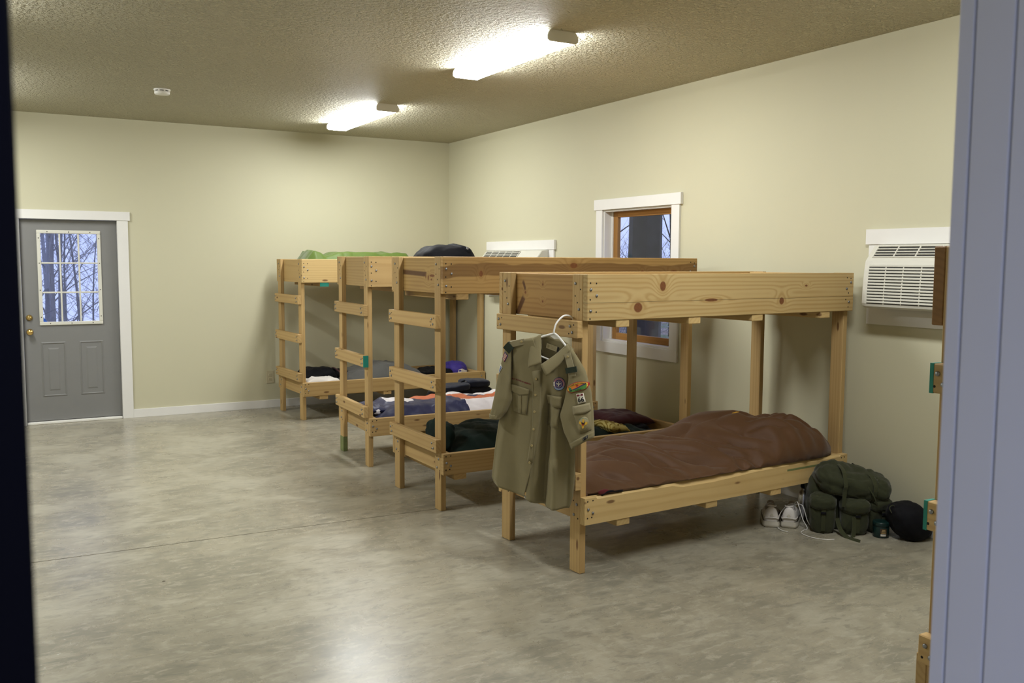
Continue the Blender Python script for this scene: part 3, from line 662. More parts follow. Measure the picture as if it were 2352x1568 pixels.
gb = blanket('sleeping_bag', 1, .10, 2.0, .03, .74, .24, M['green_dark'], 'dark green sleeping bag on the second lower bunk', 'sleeping bag', 3.1, tab=[(.1,.15),(.5,.205),(1.2,.18),(1.5,.14),(1.9,.10),(2.0,.07)])
def fold(w): return (w.x+.03*w.z, w.y, w.z)
softbox('folded_corner', .045, .16, .11, M['green_dark'], gb, 3., .014, 14, 2., 12, (.13,.30,.09), (0,.1,.1))
def pillow(name, loc, rz, sx, sy, sz, mat, label, cat='pillow', tilt=(0,0), seed=1., nz=.012):
    t = empty(name, loc, rz); tag(t, label, cat)
    def top(s):
        def f(u, v):
            x, y = 2*u-1, 2*v-1; e = max(0, (1-x**4)*(1-y**4))**.55
            px = x*sx*(1-.10*(1-abs(x))*0-.08*(y*y)*(1-x*x)*0); k = 1-.07*math.cos(y*math.pi/2); k2 = 1-.07*math.cos(x*math.pi/2)
            z = s*e*sz*(1 if s > 0 else .75)+sz*.75+e*fbm(x*2.2+seed, y*2.2, s*3+seed)*nz
            return Vector((x*sx*(k if abs(x) > .5 else 1), y*sy*(k2 if abs(y) > .5 else 1), max(z, 0)))
        return f
    o = slab('case', 36, 28, top(1), top(-1), mat, t); o.rotation_euler = (*tilt, 0); return t
x, y, z = bedpt(1, 1.80, .46, 0)
pillow('pillow', (x, y, bedtop(1)+.10), .12, .25, .18, .060, M['maroon'], 'dark maroon pillow at the wall end of the second lower bunk', tilt=(.10,.06), seed=2.)
x, y, z = bedpt(1, 1.52, .20, 0); pillow('pillow', (x, y, bedtop(1)+.105), .35, .14, .11, .045, M['yellow_pat'], 'yellow patterned pillow peeking out beside the maroon pillow', tilt=(.1,.2), seed=5.)
x, y, z = bedpt(1, 1.86, .42, 0); jk = empty('jacket', (x, y, bedtop(1)), .1); tag(jk, 'black bundled jacket under the maroon pillow', 'jacket'); softbox('cloth', .13, .2, .07, M['black'], jk, 3., .02, 9, 4., 12)
softbox('sleeve', .11, .05, .035, M['black'], jk, 2.5, .012, 14, 6., 8, (.02,-.21,.02), (0,0,.25))

# sports quilt on the third lower bunk
def quilt_mat(u, v):
    l = .08+1.95*u; a = l+.55*(v-.5)
    if l < .93-.04*v:                               # navy half, with white and orange patches
        if v > .55 and .30 < l < .50+.1*v: return 2 if v > .86 else 1
        if v > .62 and .58 < l < .90: return 2 if .9*l+.35*v < .98 else 1 if v > .8 else 2
        return 0
    if .34+.05*math.sin(l*5) < v < .68+.03*math.sin(l*4): return 0 if .46 < v < .55+.03*math.sin(l*7) and l > 1.05 else 2
    return 1
qt = blanket('comforter', 2, .10, 2.0, .02, .76, .18, None, 'navy white and orange satin comforter on the third lower bunk', 'comforter', 8.4, wr=.022, mats=[M['navy_shiny'], M['white_f'], M['orange']], fmat=quilt_mat)
x, y, z = bedpt(2, .16, .42, bedtop(2)+.10)
pw = pillow('pillow', (x, y, z), 1.5, .20, .10, .05, M['navy_shiny'], 'small navy pillow with a white end at the ladder end of the comforter bunk', seed=3.)
softbox('white_end', .035, .04, .026, M['white_f'], pw, 2.6, .008, 20, 1., 8, (-.15,0,.012)); softbox('white_end', .04, .04, .028, M['white_f'], pw, 2.6, .008, 20, 4., 8, (.16,.0,.012))
# navy soft suitcase on the floor between the third and fourth bunks
sc_ = empty('suitcase', (3.95, 7.97, 0), .04); tag(sc_, 'navy and black soft suitcase standing behind the comforter bunk', 'suitcase')
softbox('body', .34, .17, .232, M['black'], sc_, 5., .010, 6, 2., 14, (0,0,0))
softbox('front_pocket', .20, .12, .036, M['navy_f'], sc_, 4., .008, 8, 3., 12, (-.15,-.05,.405), (0,-.05,0)); softbox('front_pocket', .14, .13, .040, M['navy_f'], sc_, 4., .008, 8, 6., 12, (.15,.0,.425), (0,.05,0))
tube('handle', [(-.02,-.04,.475),(.0,-.05,.492),(.05,-.05,.494),(.07,-.04,.482)], .007, M['black'], sc_, 6, 4); box('zipper_pull', -.012, .012, -.004, .004, -.003, .003, M['steel'], sc_, .001).location = (.012, -.085, .492)
# fourth lower bunk
x, y, z = bedpt(3, .30, .43, bedtop(3)); jb_ = empty('jacket', (x, y, z), .1); tag(jb_, 'black bundled jacket at the ladder end of the far lower bunk', 'jacket')
softbox('cloth', .22, .19, .125, M['black'], jb_, 2.6, .03, 6, 1.3, 14); softbox('hood', .13, .12, .07, M['black'], jb_, 2.4, .02, 9, 5., 10, (.26,.02,.07), (0,.25,0)); softbox('lining', .10, .03, .018, fabric('navy_purple_lining', (.02,.015,.07)), jb_, 2.5, .006, 20, 5., 8, (0,-.185,.09))
x, y, z = bedpt(3, .25, .135, bedtop(3)+.065); pillow('pillow', (x, y, z), .02, .19, .115, .055, M['white_cotton'], 'white pillow on the far lower bunk beside the ladder', seed=7., nz=.02)
gm = blanket('blanket', 3, .48, 1.52, .05, .72, .22, M['grey_f'], 'grey blanket humped over the middle of the far lower bunk', 'blanket', 12.7, tab=[(.45,.14),(.75,.19),(1.0,.255),(1.2,.245),(1.4,.16),(1.55,.10)], wr=.014)
tube('red_binding', [(.50,.06,.16),(.49,.25,.20),(.50,.45,.215),(.52,.7,.15)], .008, M['maroon'], gm, 6, 5)
x, y, z = bedpt(3, 1.68, .38, bedtop(3)); bk_ = empty('duffel_bag', (x, y, z), .05); tag(bk_, 'low black duffel bag on the far lower bunk beside the purple sack', 'bag'); softbox('body', .24, .22, .085, M['black'], bk_, 3., .025, 7, 9., 14); softbox('strap', .10, .03, .02, M['black'], bk_, 2.5, .01, 18, 3., 8, (-.1,-.18,.10))
x, y, z = bedpt(3, 1.96, .33, bedtop(3)); ps_ = empty('stuff_sack', (x, y, z), .1); tag(ps_, 'purple sack with white print at the wall end of the far lower bunk', 'bag')
pbody = softbox('body', .125, .16, .12, M['purple'], ps_, 2.4, .014, 9, 2.2, 14)
bv = BVHTree.FromPolygons([v_.co for v_ in pbody.data.vertices], [tuple(p_.vertices) for p_ in pbody.data.polygons])
def blot(pts, mat, par, bvh, ax, off, name):
    bm = bmesh.new(); vs = [bm.verts.new((a, 0, b)) for a, b in pts]; bm.faces.new(vs); bmesh.ops.triangulate(bm, faces=bm.faces[:]); bmesh.ops.subdivide_edges(bm, edges=bm.edges[:], cuts=2, use_grid_fill=True)
    for v_ in bm.verts:
        h_ = bvh.ray_cast(Vector((v_.co.x, -1., v_.co.z)), Vector((0,1,0)))[0]
        v_.co.y = (h_.y if h_ is not None else 0.)-off
    me = bpy.data.meshes.new(name); bm.to_mesh(me); bm.free(); me.materials.append(mat); o = bpy.data.objects.new(name, me); return link(o, par)
blot([(-.09,.03),(-.05,.035),(-.02,.08),(.03,.075),(.06,.10),(.085,.12),(.04,.13),(.0,.15),(-.05,.14),(-.06,.10),(-.085,.06)], M['white_cotton'], ps_, bv, 1, .003, 'white_print')
# small unidentified dark item on the floor, a steel strip for its glint
fc_ = empty('dark_item', (3.27, 9.05, 0), .2); tag(fc_, 'small dark item with a silver clasp on the floor behind the comforter bunk', 'case'); softbox('body', .075, .05, .055, M['black'], fc_, 4., .004, 10, 1., 10); box('shine', -.035, .035, -.056, -.046, .052, .07, M['steel'], fc_, .003)

# upper bunks
lg = blanket('sleeping_bag', 3, .06, 1.42, .06, .70, .3, M['lime'], 'lime green sleeping bag showing above the rails of the far top bunk', 'sleeping bag', 5.2, up=True, wr=.012,
    tab=[(.05,.225),(.10,.265),(.16,.295),(.22,.312),(.29,.29),(.34,.255),(.40,.262),(.47,.288),(.6,.30),(.68,.293),(.75,.302),(.88,.30),(.95,.285),(1.05,.302),(1.2,.29),(1.28,.285),(1.42,.265)])
x, y, z = bedpt(2, .84, .42, bedtop(2, True)); db = empty('duffel_bag', (x, y, z), -.04); tag(db, 'black duffel bag on the upper bunk, peeking over the top rails', 'bag')
def peak(w): return (w.x, w.y, w.z*(1+.06*math.sin(w.x*9+1))-.12*max(0, abs(w.x+.0)-.17)*2.)
softbox('body', .255, .22, .17, M['black'], db, 3.6, .014, 7, 4.1, 16, fn=peak); softbox('end_flap', .09, .2, .05, M['black'], db, 2.6, .010, 9, 8., 10, (.12,0,.245), (0,.35,0))
box('buckle', -.010, .010, -.006, .006, -.018, .018, M['steel'], db, .002).matrix_basis = Matrix.Translation((.135, -.19, .30)) @ Matrix.Rotation(.4, 4, 'Y')

# ------------------------------------------------------------------ gear on the floor by the near bunk
M['shoe'] = plain('white_leather', (.62,.59,.56), .5, var=.05); M['sole'] = plain('worn_white_rubber', (.50,.47,.40), .75, var=.12); M['lining'] = plain('black_shoe_lining', (.012,.012,.014), .9)
M['lace'] = fabric('white_shoelace', (.66,.64,.60), .8)
def shoe(loc, rz, label, side):
    t = empty('sneaker', loc, rz); tag(t, label, 'shoe', 'pair of white sneakers'); t.scale = (1.13, 1.1, 1.16)
    Ls = .30; NS = 44; NR = 26
    wid = lambda s_: lerp_tab([(0,.027),(.03,.036),(.10,.041),(.3,.041),(.45,.041),(.65,.050),(.8,.049),(.92,.037),(.98,.022),(1,.008)], s_)
    hgt = lambda s_: lerp_tab([(0,.070),(.02,.098),(.05,.112),(.10,.110),(.2,.094),(.32,.088),(.42,.098),(.5,.094),(.65,.070),(.8,.056),(.92,.046),(1,.030)], s_)
    bow = lambda s_: side*.010*math.sin(s_*math.pi)
    V = []; Fc = []; fm = []
    for i in range(NS+1):
        s_ = i/NS; w, h_ = wid(s_), hgt(s_)
        for k in range(NR):
            an = -math.pi*.10+(math.pi*1.20)*k/(NR-1)       # from one sole edge over the top to the other
            cx_, sy_ = math.cos(an), math.sin(an)
            x = bow(s_)+w*(abs(cx_)**.75)*(1 if cx_ > 0 else -1)*(1-.28*max(0, sy_)**2*(.42 if s_ < .55 else .25)); z = .026+max(-.004, sy_)**.8*(h_-.026) if sy_ > 0 else .024
            if .085 < s_ < .46 and abs(cx_) < .62: z -= .055*sm((.62-abs(cx_))/.16)          # the opening
            V.append((x, s_*Ls, z))
    for i in range(NS):
        for k in range(NR-1):
            Fc.append((i*NR+k, i*NR+k+1, (i+1)*NR+k+1, (i+1)*NR+k)); an = -math.pi*.10+(math.pi*1.20)*(k+.5)/(NR-1)
            fm.append(1 if .085 < (i+.5)/NS < .46 and abs(math.cos(an)) < .56 else 0)
    Fc.append(tuple(range(NR))); fm.append(0); Fc.append(tuple(NS*NR+k for k in range(NR))); fm.append(0)
    mk('upper', V, Fc, M['shoe'], t, True, mats=[M['shoe'], M['lining']], fmat=fm)
    V = []; Fc = []
    for zz, ex in ((0,.000),(.004,.005),(.016,.006),(.024,.0035),(.034,.003)):
        for k in range(48):
            a = 2*math.pi*k/48; s_ = .5-.5*math.cos(a); w = wid(s_)+.001+ex; sg = 1 if math.sin(a) >= 0 else -1
            V.append((bow(s_)+sg*w*(1 if .004 < s_ < .996 else .5), s_*Ls*(1+2*ex)-ex, zz+(.006*max(0, s_-.82)/.18 if zz < .02 else 0)))
    for i in range(4):
        for k in range(48): Fc.append((i*48+k, i*48+(k+1)%48, (i+1)*48+(k+1)%48, (i+1)*48+k))
    Fc.append(tuple(range(48)))
    mk('sole', V, Fc, M['sole'], t, True)
    box('outsole', -.036, .036, -.004, .05, 0, .005, M['lining'], t, .001).location = (bow(.08), .026, .0035)
    tube('heel_counter', [(-.041+bow(.2),.06,.052),(-.036,.006,.050),(-.018,-.005,.056),(.018,-.005,.056),(.036,.006,.050),(.041+bow(.2),.06,.052)], .0035, M['shoe'], t, 6, 4)
    tube('collar', [(-.022,.06,.108),(-.018,.030,.112),(0,.022,.114),(.018,.030,.112),(.022,.06,.108)], .004, M['shoe'], t, 8, 4)
    lathe('heel_emblem', [(.011,0),(.011,.001),(.008,.002),(.001,.0022)], M['sole'], t, 16, (0,.0015,.066), (math.pi/2-.12,0,0))
    softbox('tongue', .020, .045, .008, M['shoe'], t, 2.6, .001, 20, 1., 6, (bow(.4),.165,.080), (.30,0,0))
    for k in range(5):
        yy = .15+.02*k; zz = hgt(yy/Ls)+.003; tube('lace', [(bow(.5)-.024,yy-.006,zz-.008),(bow(.5),yy,zz+.003),(bow(.5)+.024,yy+.006,zz-.008)], .0026, M['lace'], t, 6, 3)
    return t
s1_ = shoe((4.205, 4.075, 0), -.80, 'white sneaker, heel to the camera, the one nearer the bunk', -1)
s2_ = shoe((4.288, 4.012, 0), -.84, 'white sneaker with untied laces trailing, the one nearer the backpack', 1)
tube('loose_lace', [(.022,.13,.10),(.04,.10,.125),(.055,.06,.10),(.075,.035,.045),(.10,.02,.004),(.08,-.03,.003),(.07,-.09,.003),(.12,-.15,.003),(.19,-.17,.003),(.24,-.15,.003)], .0026, M['lace'], s2_, 6, 6)
tube('loose_lace', [(.026,.14,.10),(.07,.12,.10),(.10,.07,.03),(.13,.05,.003),(.16,.02,.003),(.13,-.02,.003)], .0026, M['lace'], s2_, 6, 6)
tube('loose_lace', [(-.02,.12,.09),(-.05,.04,.06),(-.057,-.01,.01),(-.04,-.06,.003),(.0,-.09,.003)], .0026, M['lace'], s2_, 6, 6)
bt = empty('water_bottle', (4.545, 4.13, 0)); tag(bt, 'brushed steel water bottle with black cap behind the sneakers', 'bottle')
q = NT('brushed_aluminium'); q.fin((.72,.72,.73), .32, 1.); M['alu'] = q.m
lathe('body', [(.030,0),(.035,.004),(.036,.02),(.036,.15),(.033,.168),(.022,.185),(.018,.192),(.018,.205)], M['alu'], bt, 24)
lathe('cap', [(.020,.203),(.022,.206),(.022,.226),(.015,.232),(.009,.234),(.008,.252),(.002,.254)], M['black'], bt, 18)
tube('cap_loop', [(.0,0,.245),(.02,-.01,.266),(.05,-.02,.258),(.075,-.03,.246),(.07,-.03,.238),(.03,-.015,.240)], .005, M['black'], bt, 6, 4)

pk_ = empty('backpack', (4.605, 3.875, 0), -.50); tag(pk_, 'olive drab rucksack with pockets and straps on the floor by the wall', 'backpack')
softbox('main_body', .21, .12, .19, M['olive'], pk_, 3.4, .02, 6, 1.1, 18, (0,.04,0))
fl_ = softbox('top_flap', .20, .15, .085, M['olive'], pk_, 3.0, .018, 8, 3.3, 18, (-.0,-.015,.235), (.28,.18,0))
softbox('flap_fold', .085, .135, .085, M['olive'], pk_, 3.0, .014, 9, 6.3, 14, (.15,-.02,.195), (.25,.4,0))
def pocket(x, y, w, h_, seed, rz):
    g_ = empty('pocket', (x, y, 0), rz, pk_)
    softbox('pouch', w, .062, h_, M['olive'], g_, 3.6, .010, 10, seed, 14)
    softbox('pocket_flap', w*1.05, .072, .045, M['olive'], g_, 3.2, .007, 12, seed+2, 12, (0,-.006,h_*1.84-.085), (.14,0,0))
    box('strap', -.012, .012, -.0015, .0015, -h_*.62, h_*.5, M['olive_dark'], g_, 0).location = (0, -.068, h_*.72)
    box('buckle', -.016, .016, -.004, .004, -.008, .008, M['black'], g_, .002).location = (0, -.072, h_*1.02)
    return g_
pocket(-.155, -.095, .078, .13, 1.7, -.25); pocket(.025, -.135, .084, .12, 4.4, 0.); pocket(.185, -.085, .075, .12, 7.2, .3)
def ribbon(name, pts, w, mat, par, th=.003, k=5):
    P = catmull(pts, k); V = []; Fc = []
    for i, p_ in enumerate(P):
        t_ = (P[min(i+1, len(P)-1)]-P[max(i-1, 0)]).normalized(); sd_ = t_.cross(Vector((0,-1,.25))); sd_ = sd_.normalized() if sd_.length > 1e-4 else Vector((1,0,0)); nn = sd_.cross(t_).normalized()
        for a, b in ((-1,-1),(1,-1),(1,1),(-1,1)): V.append(p_+sd_*w/2*a+nn*th/2*b)
    for i in range(len(P)-1):
        for k_ in range(4): Fc.append((i*4+k_, i*4+(k_+1)%4, i*4+4+(k_+1)%4, i*4+4+k_))
    Fc.append((0,1,2,3)); e = (len(P)-1)*4; Fc.append((e,e+1,e+2,e+3)); return mk(name, V, Fc, mat, par)
ribbon('strap', [(-.04,.02,.412),(-.048,-.13,.392),(-.052,-.19,.315),(-.055,-.185,.27),(-.06,-.19,.18)], .024, M['olive_dark'], pk_)
ribbon('strap', [(.12,.03,.37),(.13,-.12,.355),(.135,-.185,.30),(.13,-.18,.24)], .024, M['olive_dark'], pk_)
ribbon('loose_strap', [(-.085,-.155,.10),(-.075,-.185,.04),(-.055,-.24,.006),(-.035,-.29,.004),(-.01,-.33,.004)], .026, M['olive_dark'], pk_)
ribbon('loose_strap', [(.0,-.205,.12),(.0,-.212,.05),(-.012,-.225,.006),(-.03,-.245,.004)], .026, M['olive_dark'], pk_)
ribbon('frame_strap', [(.02,-.10,.33),(.08,-.17,.31),(.12,-.19,.25),(.15,-.18,.19)], .008, M['olive_dark'], pk_)
box('frame_tab', -.014, .014, -.006, .006, -.02, .02, M['black'], pk_, .002).matrix_basis = Matrix.Translation((.085, .06, .372)) @ Matrix.Rotation(.5, 4, 'Y')
jr = empty('jar', (4.655, 3.615, 0)); tag(jr, 'dark green round tin with a small printed label before the backpack', 'tin')
M['tin'] = plain('dark_green_tin', (.006,.022,.020), .3, var=.1)
lathe('body', [(.044,0),(.047,.003),(.047,.070),(.045,.073)], M['tin'], jr, 28); lathe('lid', [(.049,.071),(.050,.074),(.050,.092),(.047,.096),(.040,.097),(.002,.097)], M['tin'], jr, 28)
lab_d = plain('dark_label', (.05,.03,.015), .6); lab_w = plain('white_barcode_strip', (.62,.60,.55), .6); lab_y = plain('label_print_cream', (.42,.30,.13), .6)
def wrap_label(name, a0, a1, z0, z1, r_, mat, par):
    V = []; Fc = []
    for i in range(9):
        a = a0+(a1-a0)*i/8
        for z_ in (z0, z1): V.append((r_*math.sin(a), -r_*math.cos(a), z_))
    for i in range(8): Fc.append((2*i, 2*i+1, 2*i+3, 2*i+2))
    return mk(name, V, Fc, mat, par, True)
JA = -.57                                                # label turned to the doorway
lb2 = wrap_label('label', JA-.42, JA+.42, .012, .060, .0476, lab_d, jr)
wrap_label('barcode', JA-.36, JA+.30, .014, .026, .0480, lab_w, lb2)
for k in range(3): wrap_label('print_line', JA-.30+.05*k, JA+.28-.04*k, .031+.009*k, .036+.009*k, .0480, lab_y, lb2)
sk = empty('stuff_sack', (4.765, 3.505, 0), -.45); tag(sk, 'black stuffed sack leaning on the wall beside the rucksack', 'bag')
def egg(w): return (w.x+.12*w.z, w.y, w.z)
softbox('body', .125, .115, .12, M['black'], sk, 2.3, .008, 9, 2.7, 16, fn=lambda w: (w.x-.30*w.z, w.y, w.z)); tube('drawcord', [(-.10,-.02,.20),(-.12,-.03,.215),(-.14,-.03,.20),(-.13,-.04,.17)], .003, M['olive_dark'], sk, 6, 4)

# ------------------------------------------------------------------ uniform shirt on a hanger (local x = across, z = up, -y = towards the room)
SO = (2.5255, 4.0166, 0); SR = math.radians(-54.71)
hg = empty('clothes_hanger', SO, SR); tag(hg, 'white plastic hanger hooked over the near bunk ladder rung', 'hanger')
tube('hook', [(.008,.0,1.285),(.010,.0,1.31),(.018,.012,1.345),(.038,.05,1.378),(.058,.085,1.380),(.072,.112,1.362),(.074,.118,1.335)], .0048, M['white_plastic'], hg, 8, 6)
tube('shoulder_bar', [(-.235,.0,1.212),(-.20,.0,1.228),(-.10,.0,1.258),(.0,.0,1.288),(.012,.0,1.290),(.04,.0,1.268),(.10,.0,1.20),(.150,.0,1.135),(.155,.0,1.110)], .0058, M['white_plastic'], hg, 8, 5)
tube('lower_bar', [(-.235,.0,1.212),(-.22,.0,1.200),(-.10,.0,1.176),(.0,.0,1.146),(.12,.0,1.105),(.155,.0,1.110)], .0050, M['white_plastic'], hg, 8, 5)
mk('gusset', [(-.02,-.002,1.283),(.012,-.002,1.29),(.045,-.002,1.262),(.01,-.002,1.262),(-.02,.002,1.283),(.012,.002,1.29),(.045,.002,1.262),(.01,.002,1.262)], [(0,1,2,3),(7,6,5,4),(0,4,5,1),(1,5,6,2),(2,6,7,3),(3,7,4,0)], M['white_plastic'], hg)

M['khaki'] = fabric('khaki_twill', (.235,.20,.108), .85, .05, .2, 420., .1)
M['khaki_light'] = fabric('khaki_twill_lining', (.29,.252,.152), .85, .05, .2, 420., .1)
M['loop'] = fabric('dark_green_loop', (.020,.030,.018), .9)
M['button'] = plain('tan_button', (.42,.33,.15), .35, var=.05)
sh = empty('shirt', SO, SR); tag(sh, 'khaki uniform shirt with patches hanging on the near bunk ladder', 'shirt')
def pl_at(P, t):
    """polyline of (t, x, z) samples"""
    for a, b in zip(P, P[1:]):
        if t <= b[0]:
            f_ = (t-a[0])/(b[0]-a[0]); return (a[1]+(b[1]-a[1])*f_, a[2]+(b[2]-a[2])*f_)
    return P[-1][1:]
def tz(pts):
    out = []; L = [0]
    for a, b in zip(pts, pts[1:]): L.append(L[-1]+math.hypot(b[0]-a[0], b[1]-a[1]))
    return [(l_/L[-1], *p_) for l_, p_ in zip(L, pts)]
def folds(x, z):
    """depth of the shirt front (negative = towards the viewer)"""
    dn = sm((1.10-z)/.55)
    y = -.030*math.exp(-((x+.06)/.16)**2)
    y += -.042*dn*math.exp(-((x-.038)/.030)**2)           # ridge right of the placket
    y += .058*sm((1.08-z)/.25)*math.exp(-((x+.014+.06*(1.0-z))/.026)**2)           # valley beside the placket
    y += .026*dn*math.exp(-((x-.088)/.022)**2)
    y += -.012*dn*math.sin((x+.36)*26+z*2.)*sm((.95-z)/.4)*(1 if x < -.1 else .3)
    y += .012*math.exp(-((x+.20)/.03)**2)*sm((1.15-z)/.1)*sm((z-.7)/.2)
    y += .010*math.exp(-((x-.02)/.045)**2-((z-.66)/.05)**2)-.010*math.exp(-((x-.03)/.05)**2-((z-.60)/.035)**2)
    y += .004*noise.noise((x*14, z*9, 3))
    return y
def cloth(name, Lp, Rp, nu, nv, depth, mat, par, th=.0016, sag=0.):
    L, R_ = tz(Lp), tz(Rp); V = []; Fc = []
    for i in range(nv+1):
        t_ = i/nv; a, b = pl_at(L, t_), pl_at(R_, t_)
        for j in range(nu+1):
            s_ = j/nu; x = a[0]+(b[0]-a[0])*s_; z = a[1]+(b[1]-a[1])*s_-sag*math.sin(s_*math.pi)*t_**6
            V.append((x, depth(x, z, s_, t_), z))
    for i in range(nv):
        for j in range(nu): Fc.append((i*(nu+1)+j, i*(nu+1)+j+1, (i+1)*(nu+1)+j+1, (i+1)*(nu+1)+j))
    o = mk(name, V, Fc, mat, par, True); md = o.modifiers.new('cloth_thickness', 'SOLIDIFY'); md.thickness = th; md.offset = 0
    return o
edge_l = lambda s_: sm(s_/.16)
def dl(x, z, s_, t_): return .018+(folds(x, z)-.018)*sm(s_/.22+.0)
def drr(x, z, s_, t_): return .010+(folds(x, z)+.004-.010)*sm((1-s_)/.25)
fL = cloth('front_panel', [(-.25,1.238),(-.25,1.1),(-.275,.95),(-.318,.8),(-.339,.67),(-.36,.49),(-.346,.456)], [(-.10,1.262),(-.075,1.20),(-.046,1.13),(-.050,1.0),(-.053,.86),(-.072,.72),(-.092,.6),(-.122,.49),(-.148,.410)], 44, 64, dl, M['khaki'], sh, sag=.008)
fR = cloth('front_panel', [(.086,1.232),(.02,1.18),(-.048,1.125),(-.062,1.0),(-.066,.86),(-.085,.72),(-.10,.6),(-.125,.49),(-.137,.398)], [(.112,1.213),(.118,1.05),(.108,.87),(.125,.7),(.130,.55),(.118,.43),(.10,.371)], 40, 64, drr, M['khaki'], sh, sag=.018)
def db_(x, z, s_, t_): return .022+.010*math.sin(s_*math.pi)+.004*math.sin(x*30)*sm((1-z)/.4)-.004*sm((s_-.8)/.2)
bp = cloth('back_panel', [(-.25,1.238),(-.25,1.1),(-.275,.95),(-.318,.8),(-.339,.67),(-.358,.49),(-.346,.45)], [(.112,1.213),(.118,1.05),(.108,.87),(.125,.7),(.130,.55),(.118,.43),(.10,.375)], 40, 40, db_, M['khaki'], sh)
cloth('yoke', [(-.25,1.240),(-.16,1.256),(-.066,1.275)], [(-.25,1.236),(-.16,1.236),(-.06,1.20)], 6, 10, lambda x, z, s_, t_: .020-.02*s_, M['khaki'], sh)
cloth('yoke', [(.078,1.240),(.112,1.213)], [(.06,1.17),(.10,1.17)], 6, 6, lambda x, z, s_, t_: .020-.02*s_, M['khaki'], sh)
# inside of the back neck
cloth('neck_back', [(-.070,1.283),(.0,1.272),(.082,1.240)], [(-.066,1.16),(-.02,1.10),(.06,1.15)], 10, 16, lambda x, z, s_, t_: .014+.012*s_, M['khaki'], sh)
# sleeves
def sleeve(name, O, I, depth0, depth1, y0, y1, cup=0.):
    Lo, Li = tz(O), tz(I); V = []; Fc = []; NV, NR = 44, 26
    for i in range(NV+1):
        t_ = i/NV; a, b = pl_at(Lo, t_), pl_at(Li, t_); cx_, cz_ = (a[0]+b[0])/2, (a[1]+b[1])/2; hx, hz = (a[0]-b[0])/2, (a[1]-b[1])/2
        d = depth0+(depth1-depth0)*t_; yc = y0+(y1-y0)*t_
        for k in range(NR):
            an = 2*math.pi*k/NR; ca, sa = math.cos(an), math.sin(an); ca = math.copysign(abs(ca)**.8, ca)
            wr = .007*noise.noise((ca*2.5, t_*3.2+sa, hx*40))*t_-.006*ridge(ca*2+3, t_*2.2, sa*2)*t_
            V.append((cx_+hx*ca, yc+d*sa*(1+0*t_)-wr, cz_+hz*ca))
    for i in range(NV):
        for k in range(NR): Fc.append((i*NR+k, i*NR+(k+1)%NR, (i+1)*NR+(k+1)%NR, (i+1)*NR+k))
    o = mk(name, V, Fc, M['khaki'], sh, True); md = o.modifiers.new('cloth_thickness', 'SOLIDIFY'); md.thickness = .0016; md.offset = 0
    return o
slL = sleeve('sleeve', [(-.252,1.238),(-.275,1.19),(-.302,1.08),(-.335,.91),(-.350,.825)], [(-.232,1.215),(-.236,1.06),(-.224,.93),(-.255,.865),(-.290,.822)], .014, .042, .0, -.016)
slR = sleeve('sleeve', [(.108,1.218),(.138,1.182),(.192,1.106),(.227,1.006),(.243,.905),(.254,.776)], [(.085,1.19),(.100,1.055),(.082,.95),(.060,.868),(.085,.785),(.132,.702)], .012, .040, -.004, -.045)
cloth('cuff', [(-.3545,.845),(-.352,.822)], [(-.282,.842),(-.288,.818)], 10, 3, lambda x, z, s_, t_: -.016-.042*math.sin(max(.02, min(.98, (x+.354)/.07))*math.pi)**.6-.002, M['khaki'], sh)
cloth('cuff', [(.254,.806),(.257,.774)], [(.122,.728),(.134,.699)], 12, 3, lambda x, z, s_, t_: -.043-.040*math.sin((.03+.94*s_)*math.pi)**.6-.003, M['khaki'], sh)
# collar leaves
def leaf(fold_, outer, y0, y1, lift):
    return cloth('collar', fold_, outer, 8, 14, lambda x, z, s_, t_: y0+(y1-y0)*t_-lift*math.sin(s_*math.pi*.6), M['khaki_light'] if 0 else M['khaki'], sh, .003)
cl = leaf([(-.064,1.284),(-.058,1.22),(-.043,1.139)], [(-.112,1.258),(-.116,1.18),(-.112,1.110)], .0, -.042, .016)
cr_ = leaf([(.084,1.240),(.028,1.184),(-.046,1.128)], [(.108,1.214),(.060,1.135),(-.006,1.072)], .002, -.046, .016)
cloth('collar', [(-.066,1.284),(-.02,1.284),(.03,1.270),(.084,1.240)], [(-.070,1.262),(-.02,1.262),(.03,1.248),(.080,1.222)], 3, 12, lambda x, z, s_, t_: .012+.006*math.sin(t_*math.pi), M['khaki'], sh, .003)
bpy.context.view_layer.update()
def bvh_of(*objs):
    V = []; Fc = []
    for o in objs:
        n_ = len(V); V += [v_.co.copy() for v_ in o.data.vertices]; Fc += [tuple(i+n_ for i in p_.vertices) for p_ in o.data.polygons]
    return BVHTree.FromPolygons(V, Fc)
BV_B = bvh_of(fL, fR); BV_R = bvh_of(slR); BV_L = bvh_of(slL)
def proj_y(bvh, x, z, off, fb=-.015):
    h_ = bvh.ray_cast(Vector((x, -1., z)), Vector((0,1,0)))[0]
    return (h_.y if h_ is not None else fb)-off
def decal(name, pts, mat, par, bvh, off, cuts=2, thick=0.):
    bm = bmesh.new(); vs = [bm.verts.new((a, 0, b)) for a, b in pts]; bm.faces.new(vs); bmesh.ops.triangulate(bm, faces=bm.faces[:])
    if cuts: bmesh.ops.subdivide_edges(bm, edges=bm.edges[:], cuts=cuts, use_grid_fill=True)
    last = -.015
    for v_ in bm.verts: v_.co.y = proj_y(bvh, v_.co.x, v_.co.z, off, last)
    me = bpy.data.meshes.new(name); bm.to_mesh(me); bm.free(); me.materials.append(mat)
    for f_ in me.polygons: f_.use_smooth = True
    o = bpy.data.objects.new(name, me); link(o, par)
    if thick: md = o.modifiers.new('thickness', 'SOLIDIFY'); md.thickness = thick; md.offset = 0
    return o
